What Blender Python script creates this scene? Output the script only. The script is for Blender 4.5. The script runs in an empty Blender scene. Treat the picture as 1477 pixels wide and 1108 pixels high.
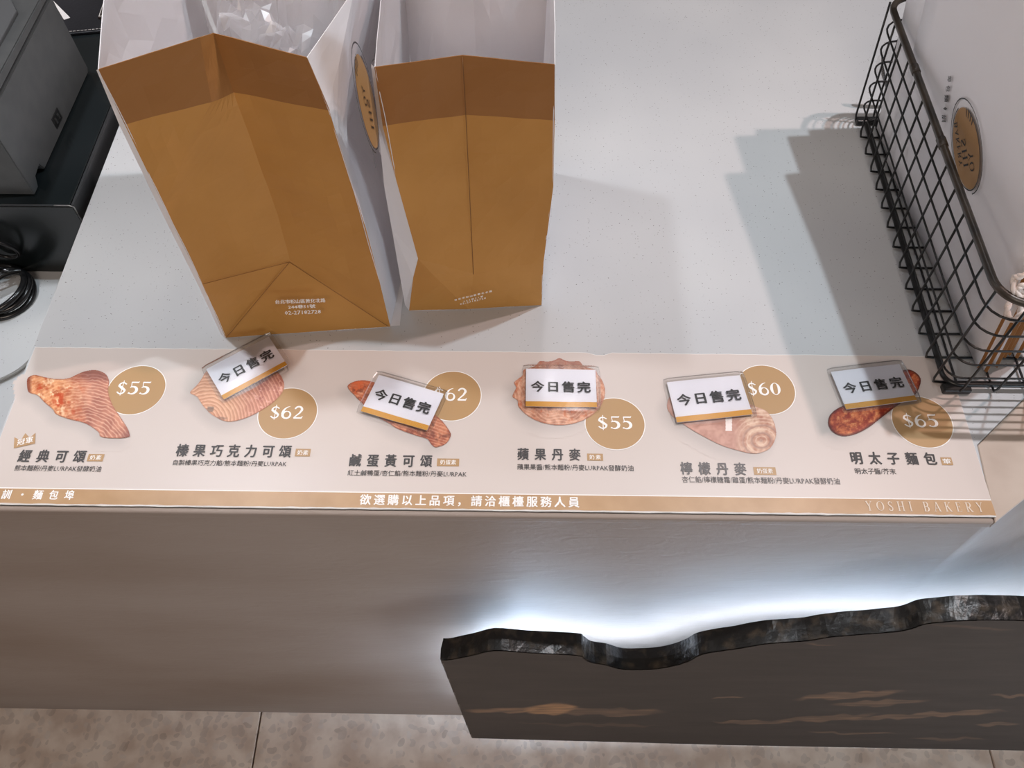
import bpy, bmesh, math, random
import numpy as np
from mathutils import Vector, Matrix, noise
random.seed(7)
S = bpy.context.scene
COL = S.collection
CT = 0.80                      # height of the counter top

# ------------------------------------------------------------------ camera
F_PX, PITCH, YAW, ROLL = 1239.14, 0.999971, -0.0222301, -0.00803602
CAM = np.array([0.0, 0.0, CT + 0.68])
_f = np.array([math.sin(YAW)*math.cos(PITCH), math.cos(YAW)*math.cos(PITCH), -math.sin(PITCH)])
_r = np.array([math.cos(YAW), -math.sin(YAW), 0.0]); _u = np.cross(_r, _f)
RT = _r*math.cos(ROLL) + _u*math.sin(ROLL); UP = -_r*math.sin(ROLL) + _u*math.cos(ROLL)
cam_data = bpy.data.cameras.new('camera'); cam = bpy.data.objects.new('camera', cam_data)
COL.objects.link(cam); S.camera = cam
cam_data.sensor_fit = 'HORIZONTAL'; cam_data.sensor_width = 36.0
cam_data.lens = 36.0*F_PX/1477.0; cam_data.clip_start = 0.02; cam_data.clip_end = 60
M = Matrix(((RT[0], UP[0], -_f[0], CAM[0]), (RT[1], UP[1], -_f[1], CAM[1]), (RT[2], UP[2], -_f[2], CAM[2]), (0, 0, 0, 1)))
cam.matrix_world = M

def ray(px, py): return _f + (px-738.5)/F_PX*RT - (py-554.0)/F_PX*UP
def at(px, py, z=0.0, y=None, x=None):
    """photo pixel -> place in the room on a level (z above the counter), an upright y plane or an upright x plane"""
    d = ray(px, py)
    if y is not None: t = (y-CAM[1])/d[1]
    elif x is not None: t = (x-CAM[0])/d[0]
    else: t = (CT+z-CAM[2])/d[2]
    return Vector(CAM + d*t)
def at_plane(px, py, p0, n):
    d = ray(px, py); p0 = np.array(p0); n = np.array(n)
    return Vector(CAM + d*(((p0-CAM)@n)/(d@n)))

# ------------------------------------------------------------------ world and lights
w = bpy.data.worlds.new('room_light'); S.world = w; w.use_nodes = True
bg = w.node_tree.nodes['Background']; bg.inputs[0].default_value = (1.0, 0.80, 0.66, 1); bg.inputs[1].default_value = 0.09
def area(name, loc, target, size, power, col, size_y=None, spread=math.pi):
    l = bpy.data.lights.new(name, 'AREA'); l.energy = power; l.color = col; l.size = size; l.spread = spread
    l.shape = 'RECTANGLE' if size_y else 'DISK'
    if size_y: l.size_y = size_y
    o = bpy.data.objects.new(name, l); COL.objects.link(o); o.location = loc
    o.rotation_euler = (Vector(target)-Vector(loc)).to_track_quat('-Z', 'Y').to_euler()
    return o
area('ceiling_spot_cool', (0.63, 0.83, CT+1.95), (0.1, 0.55, CT), 0.035, 16.5, (0.80, 0.92, 1.0))
area('ceiling_spot_warm', (0.96, 0.83, CT+1.95), (0.1, 0.6, CT), 0.045, 14, (1.0, 0.74, 0.68))
area('ceiling_spot_left', (-0.80, 0.95, CT+1.95), (-0.45, 0.5, CT), 0.12, 1.5, (0.90, 0.94, 1.0), None, math.radians(52))
area('ceiling_panel_front', (-0.2, -1.3, CT+1.7), (0.0, 0.5, CT), 0.9, 15, (1.0, 0.84, 0.72))
area('cool_fill_front_right', (1.4, -0.9, 1.0), (0.7, 0.3, 0.62), 0.6, 11, (0.72, 0.86, 1.0))  # added cool fill without a known source, lightens counter front and slab
area('side_fill_left', (-2.3, 0.9, CT+.95), (0.3, 0.6, CT+.2), 1.0, 12, (1.0, 0.93, 0.88))  # added fill, no window known there; brightens the basket bag's left face
area('ceiling_spot_back', (0.05, 1.75, CT+2.1), (0.25, 0.9, CT), 0.16, 3.2, (1.0, 0.93, 0.93))
S.view_settings.view_transform = 'Standard'; S.view_settings.look = 'None'
S.view_settings.exposure = 0.0; S.view_settings.gamma = 1.0; S.view_settings.use_curve_mapping = False

# ------------------------------------------------------------------ helpers
def lin(c):
    return tuple(((v/255)/12.92 if v/255 <= .04045 else ((v/255+.055)/1.055)**2.4) for v in c)
MATS = {}
def mat(name, col, rough=0.5, metal=0.0, spec=0.5, coat=0.0):
    if name in MATS: return MATS[name]
    m = bpy.data.materials.new(name); m.use_nodes = True
    b = m.node_tree.nodes['Principled BSDF']
    b.inputs['Base Color'].default_value = (*col, 1); b.inputs['Roughness'].default_value = rough
    b.inputs['Metallic'].default_value = metal; b.inputs['Specular IOR Level'].default_value = spec
    b.inputs['Coat Weight'].default_value = coat
    MATS[name] = m; return m
def nodes(m): return m.node_tree.nodes, m.node_tree.links, m.node_tree.nodes['Principled BSDF']
def add_noise_col(m, c1, c2, scale, detail=4, stretch=(1,1,1), lo=.35, hi=.65, bump=0.0, bscale=None, bdist=.001, rough=None):
    N, L, b = nodes(m)
    tc = N.new('ShaderNodeTexCoord'); mp = N.new('ShaderNodeMapping'); mp.inputs['Scale'].default_value = stretch
    L.new(tc.outputs['Object'], mp.inputs[0])
    n = N.new('ShaderNodeTexNoise'); n.inputs['Scale'].default_value = scale; n.inputs['Detail'].default_value = detail
    L.new(mp.outputs[0], n.inputs['Vector'])
    r = N.new('ShaderNodeValToRGB'); r.color_ramp.elements[0].position = lo; r.color_ramp.elements[1].position = hi
    r.color_ramp.elements[0].color = (*c1, 1); r.color_ramp.elements[1].color = (*c2, 1)
    L.new(n.outputs['Fac'], r.inputs[0]); L.new(r.outputs[0], b.inputs['Base Color'])
    if bump:
        n2 = N.new('ShaderNodeTexNoise'); n2.inputs['Scale'].default_value = bscale or scale*4; n2.inputs['Detail'].default_value = 5
        L.new(mp.outputs[0], n2.inputs['Vector'])
        bp = N.new('ShaderNodeBump'); bp.inputs['Strength'].default_value = bump; bp.inputs['Distance'].default_value = bdist
        L.new(n2.outputs['Fac'], bp.inputs['Height']); L.new(bp.outputs[0], b.inputs['Normal'])
    return n, r, mp

# stone worktop: pale grey with fine dark and light specks
m_stone = mat('stone_worktop', (.5,.52,.54), .34)
N, L, b = nodes(m_stone)
n, r, mp = add_noise_col(m_stone, (.50,.515,.535), (.60,.61,.62), 3.0, 3)
v = N.new('ShaderNodeTexVoronoi'); v.inputs['Scale'].default_value = 330
L.new(mp.outputs[0], v.inputs['Vector'])
mt = N.new('ShaderNodeMath'); mt.operation = 'LESS_THAN'; mt.inputs[1].default_value = .16; L.new(v.outputs['Distance'], mt.inputs[0])
sp = N.new('ShaderNodeSeparateColor'); L.new(v.outputs['Color'], sp.inputs[0])
m2 = N.new('ShaderNodeMath'); m2.operation = 'GREATER_THAN'; m2.inputs[1].default_value = .55; L.new(sp.outputs[0], m2.inputs[0])
m3 = N.new('ShaderNodeMath'); m3.operation = 'MULTIPLY'; L.new(mt.outputs[0], m3.inputs[0]); L.new(m2.outputs[0], m3.inputs[1])
m4 = N.new('ShaderNodeMath'); m4.operation = 'MULTIPLY'; L.new(m3.outputs[0], m4.inputs[0]); L.new(sp.outputs[1], m4.inputs[1])
mx = N.new('ShaderNodeMix'); mx.data_type = 'RGBA'; L.new(m4.outputs[0], mx.inputs[0]); L.new(r.outputs[0], mx.inputs[6])
mx.inputs[7].default_value = (.12,.11,.11,1); L.new(mx.outputs[2], b.inputs['Base Color'])

m_plaster = mat('trowelled_plaster', (.4,.38,.36), .58)
N, L, b = nodes(m_plaster)
n, r, mp = add_noise_col(m_plaster, (.27,.207,.168), (.37,.31,.275), 2.2, 6, (1,1,2.6), .3, .7)
n2 = N.new('ShaderNodeTexNoise'); n2.inputs['Scale'].default_value = 26; n2.inputs['Detail'].default_value = 8; n2.inputs['Distortion'].default_value = 1.6
L.new(mp.outputs[0], n2.inputs['Vector'])
bp = N.new('ShaderNodeBump'); bp.inputs['Strength'].default_value = .35; bp.inputs['Distance'].default_value = .0014
L.new(n2.outputs['Fac'], bp.inputs['Height']); L.new(bp.outputs[0], b.inputs['Normal'])
m_beige = mat('beige_plaster', (.5,.42,.36), .6); add_noise_col(m_beige, (.46,.37,.31), (.58,.49,.42), 14, 5, bump=.4, bscale=60)

m_tile = mat('terrazzo_tile', (.4,.36,.33), .38)
N, L, b = nodes(m_tile)
n, r, mp = add_noise_col(m_tile, (.60,.47,.38), (.80,.68,.58), 22, 10, lo=.35, hi=.62, bump=.1, bscale=90, bdist=.0005)
v = N.new('ShaderNodeTexVoronoi'); v.inputs['Scale'].default_value = 70; v.inputs['Randomness'].default_value = 1
nd = N.new('ShaderNodeTexNoise'); nd.inputs['Scale'].default_value = 30; L.new(mp.outputs[0], nd.inputs['Vector'])
va = N.new('ShaderNodeMix'); va.data_type = 'RGBA'; va.inputs[0].default_value = .03; L.new(mp.outputs[0], va.inputs[6]); L.new(nd.outputs['Color'], va.inputs[7])
L.new(va.outputs[2], v.inputs['Vector'])
sp = N.new('ShaderNodeSeparateColor'); L.new(v.outputs['Color'], sp.inputs[0])
rr = N.new('ShaderNodeValToRGB'); e = rr.color_ramp.elements
e[0].position = 0; e[0].color = (.16,.11,.09,1); e[1].position = 1; e[1].color = (.66,.61,.57,1)
k_ = e.new(.12); k_.color = (.33,.27,.24,1); k_ = e.new(.6); k_.color = (.42,.36,.33,1)
L.new(sp.outputs[0], rr.inputs[0])
d1 = N.new('ShaderNodeMath'); d1.operation = 'LESS_THAN'; d1.inputs[1].default_value = .42; L.new(v.outputs['Distance'], d1.inputs[0])
d2 = N.new('ShaderNodeMath'); d2.operation = 'MULTIPLY'; d2.inputs[1].default_value = .3; L.new(d1.outputs[0], d2.inputs[0])
mx = N.new('ShaderNodeMix'); mx.data_type = 'RGBA'; L.new(d2.outputs[0], mx.inputs[0]); L.new(r.outputs[0], mx.inputs[6]); L.new(rr.outputs[0], mx.inputs[7])
L.new(mx.outputs[2], b.inputs['Base Color'])
m_grout = mat('grout', (.12,.10,.09), .9)

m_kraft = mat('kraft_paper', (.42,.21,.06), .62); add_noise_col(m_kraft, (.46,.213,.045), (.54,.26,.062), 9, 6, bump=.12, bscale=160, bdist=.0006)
m_kraft2 = mat('kraft_paper_dimmed', (.33,.14,.04), .62); add_noise_col(m_kraft2, (.29,.118,.026), (.33,.142,.036), 9, 6, bump=.12, bscale=160, bdist=.0006)  # darker kraft copy; on the bag hems its tone stands for less light through
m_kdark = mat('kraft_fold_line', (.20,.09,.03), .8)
m_white = mat('white_paper', (.80,.78,.80), .55); add_noise_col(m_white, (.86,.845,.865), (.90,.885,.905), 5, 3, bump=.25, bscale=22, bdist=.003)
N, L, b = nodes(m_white); tr = N.new('ShaderNodeBsdfTranslucent'); tr.inputs[0].default_value = (.96,.92,.93,1); ms = N.new('ShaderNodeMixShader'); ms.inputs[0].default_value = .22
L.new(b.outputs[0], ms.inputs[1]); L.new(tr.outputs[0], ms.inputs[2]); L.new(ms.outputs[0], N['Material Output'].inputs[0])
m_white2 = mat('carrier_bag_white', (.84,.82,.85), .55); add_noise_col(m_white2, (.83,.815,.85), (.87,.855,.89), 5, 3, bump=.2, bscale=18, bdist=.003)
m_wplain = mat('white_print', (.92,.90,.88), .5)
m_pale = mat('pale_beige_print', (.74,.63,.52), .45)
m_bprint = mat('logo_brown', (.40,.22,.085), .5)
m_black = mat('black_print', (.018,.017,.018), .45)
m_gprint = mat('dark_grey_print', (.055,.05,.05), .45)
m_gprint2 = mat('faded_grey_print', (.13,.12,.12), .45)
m_board = mat('board_laminate', (.80,.70,.655), .33); add_noise_col(m_board, (.638,.565,.528), (.652,.579,.542), 6, 3, bump=.05, bscale=14, bdist=.001)
m_bedge = mat('board_core_white', (.85,.84,.82), .7)
m_disc = mat('price_disc_brown', (.46,.285,.135), .33)
m_band = mat('footer_band_brown', (.46,.275,.135), .36); add_noise_col(m_band, (.43,.255,.12), (.50,.31,.16), 30, 6)
m_stripe = mat('card_stripe_ochre', (.66,.33,.04), .4)
m_card = mat('card_white', (.80,.79,.84), .35)
m_plate = mat('powder_coated_black', (.012,.013,.014), .35)
m_wire = mat('black_wire', (.010,.011,.012), .33)
m_rim = mat('rim_worn_black', (.03,.026,.022), .35); add_noise_col(m_rim, (.018,.016,.015), (.06,.048,.038), 40, 5)
m_dev = mat('printer_grey_plastic', (.075,.08,.082), .42); add_noise_col(m_dev, (.070,.075,.077), (.082,.086,.088), 60, 3, bump=.08, bscale=900, bdist=.0003)
m_devtop = mat('printer_lid_grey', (.095,.10,.105), .35)
m_draw = mat('drawer_black', (.008,.010,.012), .22); add_noise_col(m_draw, (.006,.009,.010), (.014,.018,.020), 5, 6)
m_draw2 = mat('drawer_side_grey', (.035,.036,.038), .35)
m_leather = mat('black_leather', (.018,.019,.024), .42); add_noise_col(m_leather, (.013,.014,.018), (.03,.031,.038), 9, 5, bump=.3, bscale=260, bdist=.0006)
m_stitch = mat('white_stitching', (.75,.73,.70), .7)
m_cable = mat('cable_black', (.01,.01,.011), .22)
m_gcable = mat('grey_rubber_strip', (.24,.24,.23), .6)
m_metal = mat('port_metal', (.5,.5,.5), .3, 1.0)
m_rope = mat('twisted_paper_rope', (.78,.70,.66), .7)
m_silver = mat('led_housing', (.5,.5,.5), .4)

def clear_mat(name, alpha, rough, tint=(1,1,1), bump=0, scale=40):
    m = bpy.data.materials.new(name); m.use_nodes = True; N = m.node_tree.nodes; L = m.node_tree.links; N.clear()
    o = N.new('ShaderNodeOutputMaterial'); t = N.new('ShaderNodeBsdfTransparent'); t.inputs[0].default_value = (*tint, 1)
    g = N.new('ShaderNodeBsdfGlossy'); g.inputs['Roughness'].default_value = rough
    fr = N.new('ShaderNodeFresnel'); fr.inputs['IOR'].default_value = 1.45
    ma = N.new('ShaderNodeMath'); ma.operation = 'ADD'; ma.inputs[1].default_value = alpha; L.new(fr.outputs[0], ma.inputs[0])
    mx = N.new('ShaderNodeMixShader'); L.new(ma.outputs[0], mx.inputs[0]); L.new(t.outputs[0], mx.inputs[1]); L.new(g.outputs[0], mx.inputs[2]); L.new(mx.outputs[0], o.inputs[0])
    if bump:
        n = N.new('ShaderNodeTexNoise'); n.inputs['Scale'].default_value = scale; n.inputs['Detail'].default_value = 4
        tc = N.new('ShaderNodeTexCoord'); L.new(tc.outputs['Object'], n.inputs['Vector'])
        b_ = N.new('ShaderNodeBump'); b_.inputs['Strength'].default_value = bump; b_.inputs['Distance'].default_value = .004
        L.new(n.outputs['Fac'], b_.inputs['Height']); L.new(b_.outputs[0], g.inputs['Normal']); L.new(b_.outputs[0], fr.inputs['Normal'])
    MATS[name] = m; return m
m_pouch = clear_mat('clear_laminate', .01, .2, (.975,.97,.965), .08, 22)
m_film = clear_mat('clear_film', .02, .2, (.985,.985,.985), .5, 30)

def link(name, me, m=None, parent=None, smooth=False):
    o = bpy.data.objects.new(name, me); COL.objects.link(o)
    if m is not None:
        for mm in (m if isinstance(m, (list, tuple)) else [m]): me.materials.append(mm)
    if smooth:
        for p in me.polygons: p.use_smooth = True
    if parent is not None:
        o.parent = parent; o.matrix_parent_inverse = parent.matrix_world.inverted()
    return o
def thing(name, label, cat, loc, group=None):
    o = bpy.data.objects.new(name, None); COL.objects.link(o); o.location = loc; o.empty_display_size = .02
    o.matrix_world = Matrix.Translation(Vector(loc))
    o['label'] = label; o['category'] = cat
    if group: o['group'] = group
    return o
def tag(o, label, cat, group=None):
    o['label'] = label; o['category'] = cat
    if group: o['group'] = group
    return o
def mesh(name, verts, faces, m=None, parent=None, smooth=False, midx=None):
    me = bpy.data.meshes.new(name); me.from_pydata([tuple(v) for v in verts], [], faces); me.update()
    o = link(name, me, m, parent, smooth)
    if midx:
        for p, k in zip(me.polygons, midx): p.material_index = k
    return o
def prism(name, pts, z0, z1, m, parent=None, bevel=0, seg=2):
    """outline in x,y pulled up from z0 to z1"""
    bm = bmesh.new(); lo = [bm.verts.new((p[0], p[1], z0)) for p in pts]; hi = [bm.verts.new((p[0], p[1], z1)) for p in pts]
    n = len(pts); bm.faces.new(hi); bm.faces.new(lo[::-1])
    for i in range(n): bm.faces.new((lo[i], lo[(i+1) % n], hi[(i+1) % n], hi[i]))
    bmesh.ops.recalc_face_normals(bm, faces=bm.faces)
    if bevel: bmesh.ops.bevel(bm, geom=list(bm.edges), offset=bevel, segments=seg, affect='EDGES', profile=.5)
    me = bpy.data.meshes.new(name); bm.to_mesh(me); bm.free()
    return link(name, me, m, parent)
def box(name, x0, x1, y0, y1, z0, z1, m, parent=None, bevel=0, seg=2):
    return prism(name, [(x0,y0),(x1,y0),(x1,y1),(x0,y1)], z0, z1, m, parent, bevel, seg)
def tube_data(path, r, n=6, closed=False, V=None, Fc=None):
    V = [] if V is None else V; Fc = [] if Fc is None else Fc; base = len(V)
    P = [Vector(p) for p in path]; k = len(P); prev = None
    for i in range(k):
        a = P[(i-1) % k] if (closed or i > 0) else P[0]; c = P[(i+1) % k] if (closed or i < k-1) else P[-1]
        t = (c-a).normalized()
        if prev is None:
            s = t.cross(Vector((0,0,1))) if abs(t.z) < .9 else t.cross(Vector((0,1,0)))
        else: s = prev - t*prev.dot(t)
        s.normalize(); prev = s; q = t.cross(s)
        rr = r[i] if isinstance(r, (list, tuple)) else r
        for j in range(n):
            an = 2*math.pi*j/n; V.append(P[i] + (s*math.cos(an)+q*math.sin(an))*rr)
    for i in range(k if closed else k-1):
        i2 = (i+1) % k
        for j in range(n):
            j2 = (j+1) % n; Fc.append((base+i*n+j, base+i*n+j2, base+i2*n+j2, base+i2*n+j))
    if not closed:
        Fc.append(tuple(base+j for j in range(n))[::-1]); Fc.append(tuple(base+(k-1)*n+j for j in range(n)))
    return V, Fc
def tube(name, path, r, m, parent=None, n=8, closed=False):
    V, Fc = tube_data(path, r, n, closed); return mesh(name, V, Fc, m, parent, True)
def smooth_path(pts, k=6, closed=False):
    P = [Vector(p) for p in pts]; out = []; n = len(P)
    for i in range(n if closed else n-1):
        g = (lambda j: P[j % n]) if closed else (lambda j: P[min(max(j, 0), n-1)])
        p0, p1, p2, p3 = g(i-1), g(i), g(i+1), g(i+2)
        for s in range(k):
            t = s/k; out.append(.5*((2*p1)+(p2-p0)*t+(2*p0-5*p1+4*p2-p3)*t*t+(3*p1-p0-3*p2+p3)*t*t*t))
    if not closed: out.append(P[-1])
    return out
def inpoly(X, Y, poly):
    c = np.zeros(X.shape, bool); n = len(poly)
    for i in range(n):
        x1, y1 = poly[i]; x2, y2 = poly[(i+1) % n]
        if y1 == y2: continue
        c ^= ((y1 > Y) != (y2 > Y)) & (X < (x2-x1)*(Y-y1)/(y2-y1)+x1)
    return c
def polydist(X, Y, poly):
    d = np.full(X.shape, 1e9); n = len(poly)
    for i in range(n):
        a = np.array(poly[i]); b_ = np.array(poly[(i+1) % n]); e_ = b_-a; l = e_@e_+1e-12
        t = np.clip(((X-a[0])*e_[0]+(Y-a[1])*e_[1])/l, 0, 1)
        d = np.minimum(d, np.hypot(X-a[0]-t*e_[0], Y-a[1]-t*e_[1]))
    return d

# ------------------------------------------------------------------ lettering
def text_geo(body, spacing=1.0, bold=0.0, res=3):
    c = bpy.data.curves.new('t', 'FONT'); c.body = body; c.size = 1; c.space_character = spacing; c.offset = 0; c.resolution_u = res
    o = bpy.data.objects.new('t', c); COL.objects.link(o)
    dg = bpy.context.evaluated_depsgraph_get(); dg.update()
    me = o.evaluated_get(dg).to_mesh()
    V = [(v.co.x, v.co.y) for v in me.vertices]; Fc = [tuple(p.vertices) for p in me.polygons]
    o.evaluated_get(dg).to_mesh_clear(); bpy.data.objects.remove(o); bpy.data.curves.remove(c)
    return V, Fc
def text_fit(body, aspect, bold=0.0, res=3, cond=1.0):
    """lettering scaled to the unit square, its letter spacing chosen so that width/height equals aspect"""
    def size(V):
        A = np.array(V); return A.min(0), A.max(0)
    aspect = aspect/cond
    V1, _ = text_geo(body, 1.0, bold, 1); a, b_ = size(V1); w1 = b_[0]-a[0]; h = b_[1]-a[1]
    s = 1.0
    if len(body) > 1:
        V2, _ = text_geo(body, 1.5, bold, 1); a2, b2 = size(V2); w2 = b2[0]-a2[0]
        s = 1.0 + .5*(aspect*h-w1)/max(w2-w1, 1e-6)
        s = max(1.0, min(4, s))
    V, Fc = text_geo(body, s, 0.0, res); a, b_ = size(V)
    if bold:
        V0, F0 = V, Fc; V, Fc = [], []
        for q, (dx, dy) in enumerate(((0,0),(bold,0),(-bold,0),(0,bold*.6),(0,-bold*.6))):
            k = len(V); V += [(x+dx, y+dy, q) for x, y in V0]; Fc += [tuple(i+k for i in f) for f in F0]
        a, b_ = size([v[:2] for v in V])
    return [((v[0]-a[0])/(b_[0]-a[0]), (v[1]-a[1])/(b_[1]-a[1]), (v[2]*1.5e-5 if len(v) > 2 else 0)) for v in V], Fc
def put_text(name, body, O, U, Vv, nrm, m, parent, bold=0.0, res=3, lift=.0002, cond=1.0):
    """O lower left corner, U along the line, Vv up the letters"""
    asp = U.length/Vv.length
    V, Fc = text_fit(body, asp, bold, res, cond)
    return mesh(name, [O+U*x+Vv*y+nrm*(lift+q) for x, y, q in V], Fc, m, parent)

ZUP = Vector((0,0,1))
BZ = 0.0016                     # top of the menu board above the counter
def board_text(name, body, x0, x1, ybase, h, m, parent, bold=0.0, res=2, lift=.0003, cond=1.0):
    """x0,x1 photo pixels of the line's ends at its foot, straight along the counter"""
    a = at(x0, ybase, BZ); b_ = at(x1, ybase + (x1-x0)*0.0105, BZ); b_.y = a.y
    top = at(.5*(x0+x1), ybase-h, BZ); mid = at(.5*(x0+x1), ybase, BZ)
    return put_text(name, body, a, b_-a, Vector((0, top.y-mid.y, 0)), ZUP, m, parent, bold, res, lift, cond)

# serif figures and capitals drawn as pen strokes (x, y, width)
def arc(cx, cy, rx, ry, a0, a1, w0, w1, wm=None, n=14):
    out = []
    for i in range(n+1):
        t = i/n; a = math.radians(a0+(a1-a0)*t)
        wv = w0+(w1-w0)*t if wm is None else (w0*(1-t)+w1*t)*(1-math.sin(math.pi*t))+wm*math.sin(math.pi*t)
        out.append((cx+rx*math.cos(a), cy+ry*math.sin(a), wv))
    return out
T, H_ = .05, .15
GL = {
 '5': (.56, [[(.10,.97,.04),(.16,.55,.05)], [(.10,.955,.11),(.50,.955,.11),(.53,1.03,.03)], arc(.24,.32,.25,.29,130,-120,.06,.05,.17), [(.12,.07,.12),(.05,.12,.10)]]),
 '6': (.58, [arc(.30,.30,.22,.28,90,450,.06,.06,.13,26), arc(.52,.42,.46,.56,100,185,.04,.17), arc(.30,.30,.23,.28,90,270,.07,.07,.16)]),
 '2': (.56, [arc(.27,.72,.20,.24,170,-10,.09,.15,.13), [(.47,.70,.15),(.36,.45,.11),(.12,.16,.07),(.05,.06,.07)], [(.05,.06,.13),(.50,.06,.13),(.55,.20,.04)]]),
 '0': (.60, [arc(.30,.50,.22,.46,60,120,.06,.06), arc(.30,.50,.22,.46,120,240,.07,.07,.17), arc(.30,.50,.22,.46,240,300,.06,.06), arc(.30,.50,.22,.46,-60,60,.07,.07,.17)]),
 '$': (.54, [arc(.26,.70,.19,.22,35,200,.07,.13,.10), [(.08,.66,.14),(.26,.50,.18),(.43,.34,.14)], arc(.25,.28,.20,.24,20,-160,.13,.06,.10), [(.05,.20,.10),(.06,.12,.05)], [(.45,.86,.06),(.44,.78,.09)], [(.27,1.10,.045),(.27,-.10,.045)]]),
 'Y': (.74, [[(.12,.97,.13),(.38,.48,.13),(.38,.03,.13)], [(.62,.97,.05),(.38,.48,.05)], [(.02,.97,T),(.24,.97,T)], [(.52,.97,T),(.72,.97,T)], [(.26,.03,T),(.50,.03,T)]]),
 'O': (.84, [arc(.42,.5,.34,.46,60,120,.05,.05), arc(.42,.5,.34,.46,120,240,.06,.06,.15), arc(.42,.5,.34,.46,240,300,.05,.05), arc(.42,.5,.34,.46,-60,60,.06,.06,.15)]),
 'S': (.56, [arc(.28,.73,.19,.22,30,210,.05,.12,.09), [(.11,.65,.12),(.28,.5,.15),(.44,.36,.12)], arc(.27,.27,.20,.23,20,-165,.12,.05,.09), [(.07,.30,T),(.07,.06,T)], [(.47,.94,T),(.47,.74,T)]]),
 'H': (.84, [[(.18,.97,.13),(.18,.03,.13)], [(.66,.97,.13),(.66,.03,.13)], [(.18,.5,T),(.66,.5,T)], [(.05,.97,T),(.31,.97,T)], [(.05,.03,T),(.31,.03,T)], [(.53,.97,T),(.79,.97,T)], [(.53,.03,T),(.79,.03,T)]]),
 'I': (.42, [[(.2,.97,.13),(.2,.03,.13)], [(.06,.97,T),(.34,.97,T)], [(.06,.03,T),(.34,.03,T)]]),
 'B': (.70, [[(.18,.97,.13),(.18,.03,.13)], [(.05,.97,T),(.34,.97,T)], arc(.33,.74,.21,.23,90,-90,.05,.05,.14), arc(.34,.27,.25,.245,90,-90,.05,.05,.15), [(.18,.51,T),(.34,.51,T)], [(.05,.03,T),(.36,.03,T)]]),
 'A': (.78, [[(.38,.99,.13),(.66,.03,.14)], [(.38,.99,.05),(.12,.03,.05)], [(.21,.35,T),(.56,.35,T)], [(.02,.03,T),(.24,.03,T)], [(.53,.03,T),(.78,.03,T)]]),
 'K': (.78, [[(.18,.97,.13),(.18,.03,.13)], [(.60,.97,.05),(.20,.45,.05)], [(.32,.60,.14),(.66,.03,.14)], [(.05,.97,T),(.31,.97,T)], [(.05,.03,T),(.31,.03,T)], [(.50,.97,T),(.72,.97,T)], [(.54,.03,T),(.78,.03,T)]]),
 'E': (.66, [[(.18,.97,.13),(.18,.03,.13)], [(.05,.97,T),(.56,.97,T),(.57,.78,T)], [(.18,.52,T),(.44,.52,T)], [(.44,.62,T),(.44,.42,T)], [(.05,.03,T),(.57,.03,T),(.60,.24,T)]]),
 'R': (.76, [[(.18,.97,.13),(.18,.03,.13)], [(.05,.97,T),(.34,.97,T)], arc(.34,.73,.22,.24,90,-90,.05,.05,.14), [(.18,.49,T),(.34,.49,T)], [(.34,.49,.13),(.62,.03,.14)], [(.05,.03,T),(.31,.03,T)], [(.55,.03,T),(.76,.03,T)]]),
 ' ': (.30, []),
}
L_ = [0]
def stroke_poly(st, V, Fc, ox, slant):
    L_[0] = (L_[0]+1) % 12
    base = len(V); n = len(st)
    for i in range(n):
        x, y, w_ = st[i]; x0, y0, _ = st[max(i-1, 0)]; x1, y1, _ = st[min(i+1, n-1)]
        dx, dy = x1-x0, y1-y0; l = math.hypot(dx, dy) or 1; nx, ny = -dy/l*w_/2, dx/l*w_/2
        for s in (1, -1):
            X, Y = x+s*nx, y+s*ny; V.append((ox+X+slant*Y, Y, L_[0]))
    for i in range(n-1): Fc.append((base+2*i, base+2*i+1, base+2*i+3, base+2*i+2))
def serif_geo(s, gap=.08, slant=0.0):
    V, Fc, x = [], [], 0
    for ch in s:
        wd, sts = GL[ch]
        for st in sts: stroke_poly(st, V, Fc, x, slant)
        x += wd+gap
    return V, Fc, x-gap
def put_serif(name, s, O, U, Vv, nrm, m, parent, gap=.08, slant=0.0, lift=.0003):
    V, Fc, wd = serif_geo(s, gap, slant)
    return mesh(name, [O+U*(x/wd)+Vv*y+nrm*(lift+q*1e-5) for x, y, q in V], Fc, m, parent)

# ------------------------------------------------------------------ STRUCTURE: floor of large tiles
fl = mesh('floor', [(-2.4,-1.7,-.012),(2.6,-1.7,-.012),(2.6,2.0,-.012),(-2.4,2.0,-.012)], [(0,1,2,3)], m_grout); fl['kind'] = 'structure'
tw = 1.18; tx0 = -.424-tw; ty0 = -1.6
tile_me = None
for i in range(-0, 4):
    for j in range(0, 3):
        if tile_me is None:
            o = box('floor_tile', .0012, tw-.0012, .0012, tw-.0012, -.010, 0, m_tile, None, .0012, 1); tile_me = o.data
        else:
            o = bpy.data.objects.new('floor_tile', tile_me); COL.objects.link(o)
        o.parent = fl; o.location = (tx0+i*tw, ty0+j*tw - (tw*.0), random.uniform(-.0003, .0003))
        if i == 3: o.location.x = tx0+3*tw

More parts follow.
